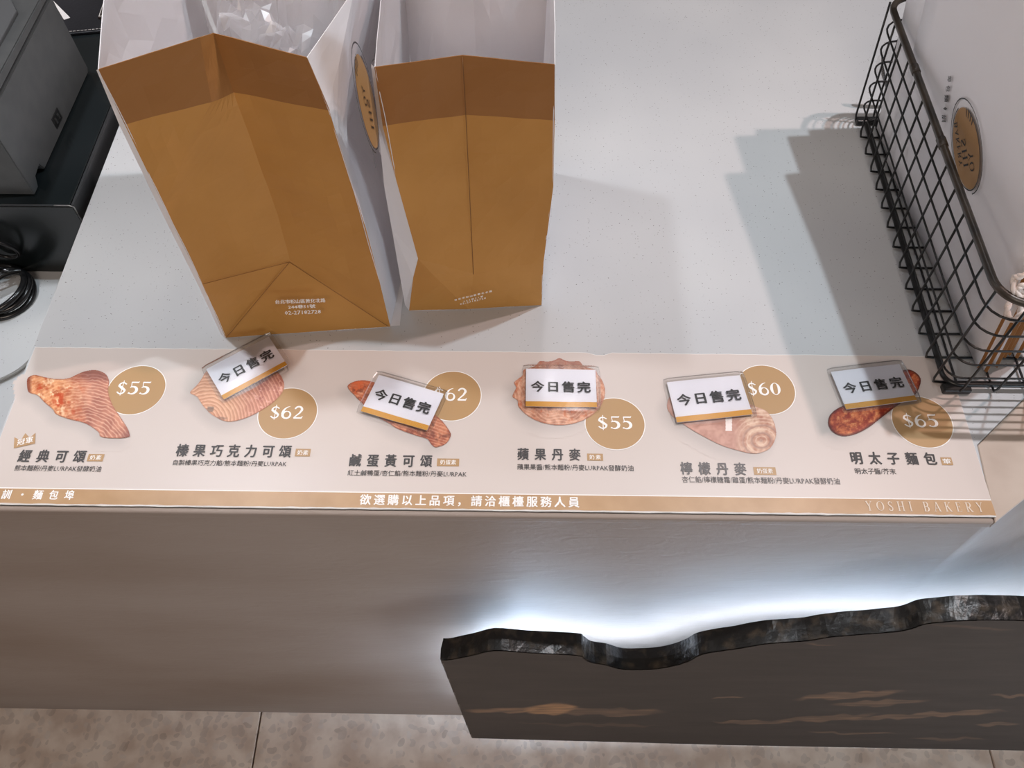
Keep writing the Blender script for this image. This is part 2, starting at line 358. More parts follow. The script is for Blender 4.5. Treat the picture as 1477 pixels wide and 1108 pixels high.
# ------------------------------------------------------------------ counter
YF = 0.3030                     # front face of the plaster body
XL = -0.474                     # left edge of the raised worktop
body_out = [(XL-.0, YF), (.398, YF), (.404, YF+.0015), (.409, YF+.005), (.44, YF+.027), (.62, YF+.152), (1.0, YF+.415), (1.0, 1.45), (XL, 1.45)]
ctr = thing('service_counter', 'plaster-fronted service counter with a speckled pale grey stone top', 'counter', (0, .9, 0))
lowb = prism('counter_base', [(-1.5, YF), (1.0, YF), (1.0, 1.45), (-1.5, 1.45)], 0.0, CT-.30, m_plaster, ctr)
prism('counter_base', [(-1.5, YF), (XL, YF), (XL, 1.45), (-1.5, 1.45)], CT-.30, CT-.118, m_plaster, ctr)
def loft(name, lo, hi, z0, z1, m, parent):
    n = len(lo); V = [(p[0], p[1], z0) for p in lo]+[(p[0], p[1], z1) for p in hi]
    return mesh(name, V, [tuple(range(n, 2*n)), tuple(range(n-1, -1, -1))]+[(i, (i+1) % n, n+(i+1) % n, n+i) for i in range(n)], m, parent)
rings = []
lo = [(p[0], YF) for p in body_out[:7]]+body_out[7:]
for t in np.linspace(0, 1, 10):
    f_ = t**2.2; rings.append([(a[0], a[1]+(c[1]-a[1])*f_, CT-.30+.2885*t) for a, c in zip(lo, body_out)])
n = len(lo); V = [p for r_ in rings for p in r_]
Fc = [(k*n+i_, k*n+(i_+1) % n, (k+1)*n+(i_+1) % n, (k+1)*n+i_) for k in range(9) for i_ in range(n)]
cf = mesh('counter_front', V, Fc, m_plaster, ctr, False)
for q, p in enumerate(cf.data.polygons): p.use_smooth = 1 <= q % n <= 5
box('front_lip', XL, .4035, YF-.0016, YF+.0040, CT-.0115, CT-.0002, m_plaster, ctr, .0027, 4)
stone = [(XL-.001, YF+.0041), (.4035, YF+.0041), (.409, .377), (.466, .427), (.62, .560), (1.0, .885), (1.0, 1.45), (XL-.001, 1.45)]
prism('worktop', stone, CT-.012, CT, m_stone, ctr, .0009, 2)
edge = [(.4037, YF-.0015)] + [(p[0]+.0008, p[1]-.0015) for p in body_out[2:7]] + [(1.0, .8847), (.62, .5597), (.466, .4267), (.4093, .3767)]
prism('plaster_rim', edge, CT-.012, CT-.0002, m_beige, ctr, .0008, 1)
LZ = -.10
prism('counter_front', [(-1.5, YF), (XL, YF), (XL, YF+.022), (-1.5, YF+.022)], CT-.118, CT-.001, m_plaster, ctr)
side = thing('side_counter', 'lower speckled grey counter left of the menu board, holding the cash drawer', 'counter', (-.98, .9, CT-.118))
prism('side_worktop', [(-1.5, YF+.0222), (XL-.002, YF+.0222), (XL-.002, 1.45), (-1.5, 1.45)], CT-.1178, CT+LZ, m_stone, side, .001, 1)

# ------------------------------------------------------------------ menu board
XB0, XB1, YB0, YB1 = -.4722, .4050, .3066, .4725
bd = thing('menu_board', 'long cream pastry price board with brown footer band along the counter edge', 'menu board', (0, .39, CT))
pts = []
def edge_pts(x0, x1, y, amp, n, seed):
    rnd = random.Random(seed); out = []
    for i in range(n+1):
        x = x0+(x1-x0)*i/n
        out.append((x, y + (rnd.uniform(-amp, amp) if 0 < i < n else 0)))
    return out
low = edge_pts(XB0, XB1, YB0, .0003, 110, 1); top = edge_pts(XB1, XB0, YB1, .00035, 110, 2)
nx = at(866, 518, BZ).x
top = [(x, y-.0028 if abs(x-nx) < .006 else y) for x, y in top]
prism('board', low+top, CT, CT+.0013, [m_bedge], bd)
V = [(x, y, CT+.00145) for x, y in [(p[0]*.9995, p[1]+.0006) for p in low]+[(p[0]*.9995, p[1]-.0006) for p in top]]
mesh('printed_face', V, [tuple(range(len(V)))], m_board, bd)
ytop_band = at(700, 713, BZ).y
rb = random.Random(5)
bl = [(XB0*.9995+(XB1-XB0)*i/160*.9997, YB0+.0009+rb.uniform(0, .0006)*(rb.random() < .7), CT+.00155) for i in range(161)]
V = bl+[(XB1*.9995, ytop_band, CT+.00155), (XB0*.9995, ytop_band, CT+.00155)]
mesh('footer_band', V, [tuple(range(len(V)))], m_band, bd)
mesh('band_line', [(XB0*.9995, ytop_band, CT+.00157), (XB1*.9995, ytop_band, CT+.00157), (XB1*.9995, ytop_band+.0009, CT+.00157), (XB0*.9995, ytop_band+.0009, CT+.00157)], [(0,1,2,3)], m_wplain, bd)
board_text('footer_notice', '欲選購以上品項，請洽櫃檯服務人員', 518, 836, 729, 16, m_wplain, bd, .03, 2, .0003, .9)
o = board_text('footer_name', '馨訓・麵包埠', -22, 105, 720, 14, m_wplain, bd, .03, 2, .0003, .85)
a = at(1250, 737, BZ); b_ = at(1420, 739, BZ); b_.y = a.y; tp = at(1335, 724, BZ).y-at(1335, 738, BZ).y
put_serif('footer_brand', 'YOSHI BAKERY', a, b_-a, Vector((0, tp, 0)), ZUP, m_pale, bd, .42, 0, .0003)

# price discs
R_D = .0268
def disc(px, py, price, numx0, numx1, numbase, numh):
    c = at(px, py, BZ); n = 72
    V = [(c.x+R_D*math.cos(2*math.pi*i/n), c.y+R_D*math.sin(2*math.pi*i/n), CT+.00185) for i in range(n)]
    dsc = mesh('price_disc', V, [tuple(range(n))], m_disc, bd)
    W = []
    for i in range(n):
        for rr_ in (R_D, R_D+.0008): W.append((c.x+rr_*math.cos(2*math.pi*i/n), c.y+rr_*math.sin(2*math.pi*i/n), CT+.0018))
    mesh('disc_outline', W, [(2*i, 2*i+1, (2*i+3) % (2*n), (2*i+2) % (2*n)) for i in range(n)], m_wplain, dsc)
    a = at(numx0, numbase, BZ); b_ = at(numx1, numbase, BZ); b_.y = a.y
    tp = at(.5*(numx0+numx1), numbase-numh, BZ).y-at(.5*(numx0+numx1), numbase, BZ).y
    put_serif('price_figures', price, a, b_-a, Vector((0, tp, 0)), ZUP, m_wplain, dsc, .10, 0, .0005)
disc(196.5, 562.5, '$55', 167, 214, 569, 18)
disc(415, 596, '$62', 389, 436, 604, 18)
disc(652, 571, '$62', 626, 673, 578, 18)
disc(887, 611, '$55', 863, 912, 619, 18)
disc(1104.5, 562, '$60', 1080, 1127, 570, 18)
disc(1330, 608.5, '$65', 1305, 1354, 616, 18)

# item names
def item(name, x0, x1, yb, h, ingr, ix0, ix1, iyb, ih, badge, bx0, bx1, by0, by1, m=m_gprint):
    board_text('item_name', name, x0, x1, yb, h*.93, m, bd, .034, 2, .0003, .80)
    board_text('ingredient_line', ingr, ix0, ix1, iyb-.5, ih*.86, m_gprint if m is not m_gprint2 else m_gprint2, bd, .006, 1)
    p = [at(bx0, by1, BZ), at(bx1, by1, BZ)]; p[1].y = p[0].y; hh = at(.5*(bx0+bx1), by0, BZ).y-at(.5*(bx0+bx1), by1, BZ).y
    bg_ = mesh('diet_badge', [(p[0].x, p[0].y, CT+.0018), (p[1].x, p[0].y, CT+.0018), (p[1].x, p[0].y+hh, CT+.0018), (p[0].x, p[0].y+hh, CT+.0018)], [(0,1,2,3)], m_disc, bd)
    w_ = p[1].x-p[0].x
    put_text('badge_text', badge, Vector((p[0].x+w_*.14, p[0].y+hh*.17, CT+.0018)), Vector((w_*.72, 0, 0)), Vector((0, hh*.66, 0)), ZUP, m_wplain, bg_, .01, 1, .0001)
item('經典可頌', 24, 121, 667, 20, '熊本麵粉/丹麥LURPAK發酵奶油', 20, 145, 680, 10, '奶素', 125, 148, 655, 665.5)
item('榛果巧克力可頌', 252, 419, 659, 20, '自製榛果巧克力餡/熊本麵粉/丹麥LURPAK', 249, 413, 672, 9.5, '奶素', 425, 447, 647.5, 658.5)
item('鹹蛋黃可頌', 503, 623, 673.5, 20, '紅土鹹鴨蛋/杏仁餡/熊本麵粉/丹麥LURPAK', 501, 673, 687, 10, '奶蛋素', 630, 662, 661.5, 672.5)
item('蘋果丹麥', 746, 838, 664, 19, '蘋果果醬/熊本麵粉/丹麥LURPAK發酵奶油', 746, 914, 678.5, 10, '奶素', 847, 870, 654.5, 664.5)
item('檸檬丹麥', 982, 1078, 685, 20, '杏仁餡/檸檬糖霜/雞蛋/熊本麵粉/丹麥LURPAK發酵奶油', 984, 1212, 697, 11, '奶蛋素', 1088, 1120, 674, 685, m_gprint2)
item('明太子麵包', 1229, 1353, 670, 20, '明太子醬/芥末', 1234, 1293, 684.5, 10, '葷', 1359, 1375, 660, 671, m_black)
# crown
cr = [(20,647),(21,631),(30,635.5),(37,625),(43,632),(51.5,624.5),(50.5,640)]
crn = mesh('crown_badge', [tuple(at(x, y, BZ)+Vector((0,0,.0003))) for x, y in cr], [tuple(range(len(cr)))[::-1]], m_band, bd)
a = at(24.5, 643.5, BZ); b_ = at(47.5, 638.5, BZ); t_ = at(25.6, 635, BZ)
put_text('crown_text', '冠軍', a, b_-a, t_-a, ZUP, m_wplain, crn, .02, 1, .0004)

# pastries printed on the board (flat print, painted grain by grain)
m_print = bpy.data.materials.new('pastry_print'); m_print.use_nodes = True
N, L, b = nodes(m_print); at_ = N.new('ShaderNodeAttribute'); at_.attribute_name = 'Col'; L.new(at_.outputs['Color'], b.inputs['Base Color']); b.inputs['Roughness'].default_value = .33
def colour_mesh(name, X, Y, Z, keep, RGB, m, parent):
    ny, nxx = X.shape; idx = -np.ones(X.shape, int)
    fk = keep[:-1,:-1] & keep[1:,:-1] & keep[:-1,1:] & keep[1:,1:]
    used = np.zeros(X.shape, bool); used[:-1,:-1] |= fk; used[1:,:-1] |= fk; used[:-1,1:] |= fk; used[1:,1:] |= fk
    idx[used] = np.arange(used.sum())
    ii, jj = np.where(fk)
    Fc = np.stack([idx[ii,jj], idx[ii,jj+1], idx[ii+1,jj+1], idx[ii+1,jj]], 1)
    me = bpy.data.meshes.new(name); me.from_pydata(np.stack([X[used], Y[used], Z[used]], 1).tolist(), [], Fc.tolist())
    ca = me.color_attributes.new('Col', 'FLOAT_COLOR', 'POINT')
    c4 = np.ones((used.sum(), 4), np.float32); c4[:, :3] = RGB[used]; ca.data.foreach_set('color', c4.ravel())
    return link(name, me, m, parent)
def srgb(A): A = np.clip(A, 0, 255)/255; return np.where(A <= .04045, A/12.92, ((A+.055)/1.055)**2.4)
def vnoise(X, Y, s, seed=0):
    """smooth value noise, pixels of the photograph as unit"""
    rg = np.random.RandomState(seed); G = rg.rand(256, 256)
    x = X/s+50; y = Y/s+50; xi = np.floor(x).astype(int); yi = np.floor(y).astype(int); fx = x-xi; fy = y-yi
    fx = fx*fx*(3-2*fx); fy = fy*fy*(3-2*fy); g = lambda a, b_: G[a % 256, b_ % 256]
    return (g(xi,yi)*(1-fx)*(1-fy)+g(xi+1,yi)*fx*(1-fy)+g(xi,yi+1)*(1-fx)*fy+g(xi+1,yi+1)*fx*fy)
def mixc(A, B, t): t = np.clip(t, 0, 1)[..., None]; return A*(1-t)+B*t
def C(*c): return np.array(c, float)
def photo_xy(Xw, Yw, z):
    P = np.stack([Xw, Yw, np.full(Xw.shape, CT+z)], -1)-CAM
    zc = P@_f; return 738.5+F_PX*(P@RT)/zc, 554-F_PX*(P@UP)/zc
BOARD_RGB = np.array([.645, .572, .535])
def smooth_out(pl, k=4):
    return [(p.x, p.y) for p in smooth_path([(x, y, 0) for x, y in pl], k, True)]
def pastry(name, outline, painter, label=None):
    out = smooth_out(outline)
    W = [at(x, y, BZ) for x, y in out]; xs = [p.x for p in W]; ys = [p.y for p in W]
    g = .00042; X, Y = np.meshgrid(np.arange(min(xs)-.001, max(xs)+.001, g), np.arange(min(ys)-.001, max(ys)+.001, g))
    px, py = photo_xy(X, Y, BZ); k = inpoly(px, py, out); dist = polydist(px, py, out)
    RGB = srgb(painter(px, py, dist))
    o = colour_mesh(name, X, Y, np.full(X.shape, CT+.00215), k, RGB, m_print, bd)
    # the printed soft shadow of the product shot, lower left of it
    g = .0022; X, Y = np.meshgrid(np.arange(min(xs)-.03, max(xs)+.012, g), np.arange(max(min(ys)-.022, ytop_band+.002), min(max(ys)+.008, YB1-.003), g))
    px, py = photo_xy(X, Y, BZ); sh = [(x-9, y+8) for x, y in out]
    d = polydist(px, py, sh); d = np.where(inpoly(px, py, sh), -d, d)
    a_ = np.clip((14-d)/26, 0, 1); a_ = a_*a_*(3-2*a_)*.42
    RGB = BOARD_RGB*(1-a_[..., None]) + np.array([.34,.315,.305])*a_[..., None]
    kk = a_ > .004
    colour_mesh('print_shadow', X, Y, np.full(X.shape, CT+.0016), kk, RGB, m_print, o)
    return o
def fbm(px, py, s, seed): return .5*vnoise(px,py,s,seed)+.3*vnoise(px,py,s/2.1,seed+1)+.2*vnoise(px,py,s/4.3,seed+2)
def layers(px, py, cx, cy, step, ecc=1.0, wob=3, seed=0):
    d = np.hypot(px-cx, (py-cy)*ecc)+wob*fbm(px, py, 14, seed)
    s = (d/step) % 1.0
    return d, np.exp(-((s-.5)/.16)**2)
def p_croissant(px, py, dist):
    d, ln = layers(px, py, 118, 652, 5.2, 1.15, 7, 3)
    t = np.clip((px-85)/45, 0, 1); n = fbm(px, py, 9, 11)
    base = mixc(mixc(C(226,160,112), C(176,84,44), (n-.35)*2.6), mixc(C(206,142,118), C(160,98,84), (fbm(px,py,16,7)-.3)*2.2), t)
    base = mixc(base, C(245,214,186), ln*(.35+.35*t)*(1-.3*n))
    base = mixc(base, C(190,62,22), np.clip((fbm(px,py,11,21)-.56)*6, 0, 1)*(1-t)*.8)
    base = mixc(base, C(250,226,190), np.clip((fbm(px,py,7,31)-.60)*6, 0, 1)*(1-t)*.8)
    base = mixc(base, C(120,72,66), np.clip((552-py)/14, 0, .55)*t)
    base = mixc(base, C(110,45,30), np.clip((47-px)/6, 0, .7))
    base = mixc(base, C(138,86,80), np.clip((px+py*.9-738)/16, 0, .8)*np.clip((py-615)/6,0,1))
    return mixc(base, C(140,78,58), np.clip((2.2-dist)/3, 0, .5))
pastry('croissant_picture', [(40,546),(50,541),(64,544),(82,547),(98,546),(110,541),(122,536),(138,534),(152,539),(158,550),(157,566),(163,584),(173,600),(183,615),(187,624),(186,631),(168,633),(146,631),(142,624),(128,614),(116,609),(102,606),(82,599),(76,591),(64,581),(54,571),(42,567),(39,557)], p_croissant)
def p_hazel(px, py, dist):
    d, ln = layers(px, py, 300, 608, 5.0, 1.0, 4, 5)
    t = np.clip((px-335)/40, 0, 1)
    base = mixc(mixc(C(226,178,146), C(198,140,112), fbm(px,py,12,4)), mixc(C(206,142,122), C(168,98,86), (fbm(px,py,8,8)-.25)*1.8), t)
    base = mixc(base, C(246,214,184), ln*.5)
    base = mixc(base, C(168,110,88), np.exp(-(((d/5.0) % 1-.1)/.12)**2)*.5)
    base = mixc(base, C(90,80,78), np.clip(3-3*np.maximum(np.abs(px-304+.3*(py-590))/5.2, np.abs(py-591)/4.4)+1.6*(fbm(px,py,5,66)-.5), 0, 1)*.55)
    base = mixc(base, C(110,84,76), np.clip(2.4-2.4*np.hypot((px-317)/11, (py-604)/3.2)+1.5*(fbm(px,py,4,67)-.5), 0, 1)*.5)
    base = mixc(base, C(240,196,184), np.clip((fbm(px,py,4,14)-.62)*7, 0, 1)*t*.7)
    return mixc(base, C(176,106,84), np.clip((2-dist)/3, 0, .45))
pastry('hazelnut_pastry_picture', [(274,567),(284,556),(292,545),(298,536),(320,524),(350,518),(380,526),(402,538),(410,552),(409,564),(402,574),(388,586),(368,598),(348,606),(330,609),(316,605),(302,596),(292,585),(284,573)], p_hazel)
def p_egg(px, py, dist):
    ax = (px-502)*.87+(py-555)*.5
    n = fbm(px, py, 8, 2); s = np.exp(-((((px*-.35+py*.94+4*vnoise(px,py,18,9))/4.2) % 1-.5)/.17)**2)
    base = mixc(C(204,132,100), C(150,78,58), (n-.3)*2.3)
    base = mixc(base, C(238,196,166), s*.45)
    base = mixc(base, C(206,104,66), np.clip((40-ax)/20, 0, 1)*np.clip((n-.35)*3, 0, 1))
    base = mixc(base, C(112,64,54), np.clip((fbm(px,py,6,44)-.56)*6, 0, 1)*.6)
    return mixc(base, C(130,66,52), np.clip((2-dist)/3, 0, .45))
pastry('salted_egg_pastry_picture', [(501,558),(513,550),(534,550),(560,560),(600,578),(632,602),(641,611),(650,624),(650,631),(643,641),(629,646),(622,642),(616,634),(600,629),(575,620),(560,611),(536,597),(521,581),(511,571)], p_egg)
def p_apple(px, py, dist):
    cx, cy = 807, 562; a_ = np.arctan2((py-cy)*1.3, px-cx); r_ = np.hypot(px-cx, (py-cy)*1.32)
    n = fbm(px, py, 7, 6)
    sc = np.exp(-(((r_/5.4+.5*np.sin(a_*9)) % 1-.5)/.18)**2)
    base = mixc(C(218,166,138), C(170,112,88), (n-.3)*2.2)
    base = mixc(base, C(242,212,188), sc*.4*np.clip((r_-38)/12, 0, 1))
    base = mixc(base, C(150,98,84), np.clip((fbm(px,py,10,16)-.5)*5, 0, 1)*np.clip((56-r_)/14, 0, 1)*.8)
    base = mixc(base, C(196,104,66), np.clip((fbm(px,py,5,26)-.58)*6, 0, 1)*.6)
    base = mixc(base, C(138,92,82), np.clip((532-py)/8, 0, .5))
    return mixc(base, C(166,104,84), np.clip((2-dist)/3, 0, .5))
ap = []
for i in range(44):
    a_ = 2*math.pi*i/44; x = 807+66*math.cos(a_); y = 566+48*math.sin(a_)
    if y < 580 and x < 858: k_ = 1+.045*math.sin(a_*15); x = 807+66*k_*math.cos(a_); y = 566+48*(k_-.02)*math.sin(a_)
    ap.append((x, y))
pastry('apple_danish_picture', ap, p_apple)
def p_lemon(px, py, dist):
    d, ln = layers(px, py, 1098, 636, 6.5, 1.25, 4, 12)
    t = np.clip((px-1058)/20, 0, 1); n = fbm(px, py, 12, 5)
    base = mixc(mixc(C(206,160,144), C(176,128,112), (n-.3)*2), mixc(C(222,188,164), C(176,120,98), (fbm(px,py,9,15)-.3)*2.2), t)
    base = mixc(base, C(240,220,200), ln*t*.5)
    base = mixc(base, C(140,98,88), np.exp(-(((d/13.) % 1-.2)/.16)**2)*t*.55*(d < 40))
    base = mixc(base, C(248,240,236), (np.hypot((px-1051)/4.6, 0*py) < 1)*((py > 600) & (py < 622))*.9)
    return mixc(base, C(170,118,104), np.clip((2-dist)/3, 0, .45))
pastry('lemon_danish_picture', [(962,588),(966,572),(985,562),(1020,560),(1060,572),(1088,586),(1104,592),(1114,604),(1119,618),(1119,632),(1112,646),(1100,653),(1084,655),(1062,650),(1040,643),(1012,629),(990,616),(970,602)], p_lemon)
def p_roe(px, py, dist):
    n = fbm(px, py, 8, 9); m_ = fbm(px, py, 4, 19)
    base = mixc(C(206,112,66), C(148,48,26), (n-.3)*2.4)
    base = mixc(base, C(236,168,108), np.clip((m_-.58)*6, 0, 1)*.65)
    base = mixc(base, C(110,28,18), np.clip((m_-.25)*-6+1, 0, 1)*.5)
    return mixc(base, C(72,22,16), np.clip((4.5-dist)/4.5, 0, .85))
pastry('mentaiko_bread_picture', [(1194,606),(1198,597),(1210,588),(1232,580),(1252,574),(1280,552),(1296,538),(1308,533),(1320,537),(1328,547),(1326,560),(1318,572),(1300,582),(1286,592),(1268,606),(1252,618),(1234,627),(1216,630),(1202,625),(1195,616)], p_roe)

# ------------------------------------------------------------------ sold out cards
def card(corners, z, label, dz=(0,0,0,0)):
    Q = [at(x, y, BZ+z+d) for (x, y), d in zip(corners, dz)]        # TL TR BR BL
    # a true rectangle about their middle
    c = sum(Q, Vector())/4; ux = ((Q[1]-Q[0])+(Q[2]-Q[3]))/2; vy = ((Q[0]-Q[3])+(Q[1]-Q[2]))/2
    lx, ly = ux.length, vy.length; un = ux.normalized(); vn = (vy-un*vy.dot(un)).normalized(); nn = un.cross(vn)
    root = thing('sold_out_card', label, 'card', tuple(c-nn*.0005), 'laminated sold out cards on the menu board')
    def pt(u, v, h=0): return c+un*((u-.5)*lx)+vn*((.5-v)*ly)+nn*(h + .0007*math.sin(u*5.1)*math.sin(v*3.+u))
    def sheet(name, u0, u1, v0, v1, h, th, m, parent, rad=0):
        nu, nv = 12, 6; V = []; Fc = []
        for s in (0, 1):
            for j in range(nv+1):
                for i in range(nu+1):
                    u = u0+(u1-u0)*i/nu; v = v0+(v1-v0)*j/nv
                    if rad and i in (0, nu) and j in (0, nv): u += rad*(1 if i == 0 else -1)/lx*1; v += rad*(1 if j == 0 else -1)/ly*1
                    V.append(pt(u, v, h-th*s))
        k = (nu+1)*(nv+1); q = lambda i, j, s=0: s*k+j*(nu+1)+i
        for j in range(nv):
            for i in range(nu):
                Fc.append((q(i,j+1), q(i+1,j+1), q(i+1,j), q(i,j))); Fc.append((q(i,j,1), q(i+1,j,1), q(i+1,j+1,1), q(i,j+1,1)))
        for i in range(nu): Fc.append((q(i,0), q(i+1,0), q(i+1,0,1), q(i,0,1))); Fc.append((q(i+1,nv), q(i,nv), q(i,nv,1), q(i+1,nv,1)))
        for j in range(nv): Fc.append((q(0,j+1), q(0,j), q(0,j,1), q(0,j+1,1))); Fc.append((q(nu,j), q(nu,j+1), q(nu,j+1,1), q(nu,j,1)))
        return mesh(name, V, Fc, m, parent, False)
    base = sheet('paper_card', 0, 1, 0, 1, 0, .0006, m_card, root)
    sheet('ochre_stripe', 0, 1, .87, 1, .00012, .00008, m_stripe, root)
    O = c+un*((.07-.5)*lx)+vn*((.5-.63)*ly)
    put_text('sold_out_text', '今日售完', O, un*lx*.85, vn*ly*.29, nn, m_black, root, .035, 4, .00095)
    mx_ = .0040
    sheet('laminate_pouch', -mx_/lx, 1+mx_/lx, -mx_/ly, 1+mx_/ly, .0011, .0019, m_pouch, root, .0012)
    return root
card([(299,532),(387,485),(415,527),(321,577)], .0042, 'sold out card tilted steeply up to the right, half off the board edge', (0,.003,.001,0))
card([(546,540),(639,568),(617,621),(521,594)], .0030, 'sold out card turned clockwise, covering the dollar sign of a price disc')
card([(759,532),(859,533),(861,588),(758,586)], .0030, 'sold out card lying straight over the round danish picture')
card([(963,552),(1069,540),(1084,599),(975,609)], .0030, 'sold out card over the pale pastry picture next to the $60 disc')
card([(1198,537),(1298,524),(1322,578),(1221,590)], .0034, 'sold out card over the red-brown bread picture next to the wire basket')

# ------------------------------------------------------------------ kraft paper bags
def solid(o, th=.0006):
    md = o.modifiers.new('sheet', 'SOLIDIFY'); md.thickness = th; md.offset = -1; md.material_offset = 1; md.material_offset_rim = 1; return o
def crumple(o, cuts, amp, scale, seed, fixed=None):
    bm = bmesh.new(); bm.from_mesh(o.data)
    bmesh.ops.subdivide_edges(bm, edges=bm.edges, cuts=cuts, use_grid_fill=True)
    bm.normal_update(); sd = Vector((seed*3.1, seed*1.7, 0))
    for v in bm.verts:
        f = 1.0 if not v.is_boundary else .25
        v.co += v.normal*amp*f*(noise.fractal(v.co*scale+sd, 1.0, 2.0, 3))
    for f in bm.faces: f.smooth = False
    bm.to_mesh(o.data); bm.free()
def sheet_mesh(name, keys, faces, m, parent, mi=None):
    ids = {k: i for i, k in enumerate(keys)}
    me_faces = [tuple(ids[c] for c in f) for f in faces]
    return mesh(name, list(keys.values()), me_faces, m, parent, False, mi)

# --- left bag
lb = thing('paper_bag', 'larger kraft paper bag with white sides, standing left of the other', 'paper bag', (-.20, .60, CT))
yL, yR = .488, .503
K = {'TL': at(142,100,y=.492), 'A0': at(288,54,y=.508), 'AP': at(308,48,y=.528), 'TR': at(443,83,y=.503),
     'HL': at(180,180,y=.490), 'H0': at(304,146,y=.509), 'HC': at(337,133,y=.526), 'HR': at(475,160,y=.503),
     'C2': at(372,230,y=.524), 'C3': at(400,310,y=.519), 'K': at(418,376,y=.510),
     'ML': at(236,296,y=.488), 'MR': at(511,277,y=.503), 'LE': at(291,408,y=.486), 'RE': at(546,400,y=.502),
     'BL': at(325,487,z=.0008), 'BR': at(563,471,z=.0008), 'R2': at(528,330,y=.503), 'L2': at(262,350,y=.487)}
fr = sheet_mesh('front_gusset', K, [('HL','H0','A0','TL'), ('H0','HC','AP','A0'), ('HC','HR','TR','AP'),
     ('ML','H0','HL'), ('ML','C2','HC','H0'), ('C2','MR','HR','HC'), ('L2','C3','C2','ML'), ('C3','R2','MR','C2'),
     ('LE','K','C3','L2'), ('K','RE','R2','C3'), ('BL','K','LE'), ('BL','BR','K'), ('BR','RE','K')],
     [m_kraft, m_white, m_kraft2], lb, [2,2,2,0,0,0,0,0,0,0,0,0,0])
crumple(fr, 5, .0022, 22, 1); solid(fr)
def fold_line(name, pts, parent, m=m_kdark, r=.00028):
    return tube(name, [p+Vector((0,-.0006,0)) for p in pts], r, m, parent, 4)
D = .235
# white side panels and back, standing on the counter
def V3(x, y, z): return Vector((x, y, CT+z))
rs = {'F0': K['BR'].copy(), 'F1': K['RE'].copy(), 'F2': K['MR'].copy(), 'F3': K['HR'].copy(), 'F4': K['TR'].copy(),
      'G0': V3(-.121,.60,.001), 'G1': V3(-.128,.60,.10), 'G2': at(497,190,y=.565), 'G4': at(512,-16,y=.552),
      'B0': V3(-.121,.503+D,.001), 'B1': V3(-.122,.503+D,.10), 'B2': V3(-.118,.503+D,.2), 'B4': V3(-.125,.503+D,.31)}
rp = sheet_mesh('side_panel', rs, [('F0','G0','G1','F1'), ('F1','G1','G2','F2'), ('F2','G2','G4','F3'), ('F3','G4','F4'),
      ('G0','B0','B1','G1'), ('G1','B1','B2','G2'), ('G2','B2','B4','G4')], [m_white, m_white], lb)
crumple(rp, 4, .0022, 16, 2); solid(rp)
ls = {'F0': K['BL'].copy(), 'F1': K['LE'].copy(), 'F2': K['ML'].copy(), 'F3': K['HL'].copy(), 'F4': K['TL'].copy(),
      'G0': V3(-.292,.60,.001), 'G1': V3(-.300,.60,.10), 'G2': V3(-.304,.575,.2), 'G4': V3(-.297,.56,.325),
      'B0': V3(-.290,.49+D,.001), 'B1': V3(-.295,.49+D,.10), 'B2': V3(-.302,.49+D,.2), 'B4': V3(-.300,.49+D,.32)}
lp = sheet_mesh('side_panel', ls, [('F1','G1','G0','F0'), ('F2','G2','G1','F1'), ('F4','G4','G2','F3'), ('F3','G2','F2'),
      ('G1','B1','B0','G0'), ('G2','B2','B1','G1'), ('G4','B4','B2','G2')], [m_white, m_white], lb)
crumple(lp, 4, .004, 14, 3); solid(lp)
bk = {'A': V3(-.290,.49+D,.001), 'B': V3(-.121,.503+D,.001), 'M': V3(-.205,.49+D-.03,.12), 'N': V3(-.205,.49+D-.05,.32), 'C': V3(-.125,.503+D,.31), 'Dd': V3(-.300,.49+D,.32)}
bp_ = sheet_mesh('back_gusset', bk, [('B','A','M'), ('A','Dd','N','M'), ('B','M','N','C')], [m_kraft, m_white2], lb)
crumple(bp_, 4, .003, 14, 4); solid(bp_)
mesh('bag_bottom', [V3(-.29,.49,.0008), V3(-.121,.503,.0008), V3(-.121,.503+D,.0008), V3(-.29,.49+D,.0008)], [(0,1,2,3)], m_white, lb)
ep = [(139,101),(172,180),(230,300),(286,412),(321,487)]; ipx = [K['TL'], K['HL'], K['ML'], K['LE'], K['BL']]
V = [at(x, y, y=ipx[i_].y+.004) for i_, (x, y) in enumerate(ep)]+[p.copy() for p in ipx]
mesh('edge_strip', V, [(i_, i_+1, i_+6, i_+5) for i_ in range(4)], m_white, lb)
for a_, c_ in (('K','BL'), ('K','BR'), ('K','LE')):
    fold_line('fold_crease', [K[a_]+(K[c_]-K[a_])*t+Vector((0,-.0012,0)) for t in (0,.33,.66,.98)], lb, m_kraft2, .00035)
# address print, square to the small front triangle
def front_text(root, lines, nrm):
    for body, x0, y0, x1, y1, h, yy, bold in lines:
        O = at(x0, y0, y=yy(x0)); E_ = at(x1, y1, y=yy(x1)); t_ = at(x0-h*.10, y0-h, y=yy(x0))
        put_text('address_line', body, O, E_-O, (t_-O), nrm, m_wplain, root, bold, 1, .0032)
nr = Vector((0,-1,.35)).normalized()
yy = lambda x: .4865+(x-325)*.00006
front_text(lb, [('台北市松山區敦化北路', 398.5, 436, 470.5, 433.5, 6.0, yy, .02), ('244巷51號', 417, 443, 456, 441.5, 5.4, yy, .02), ('02-27182728', 412, 451.5, 464, 449.5, 5.4, yy, .015)], nr)

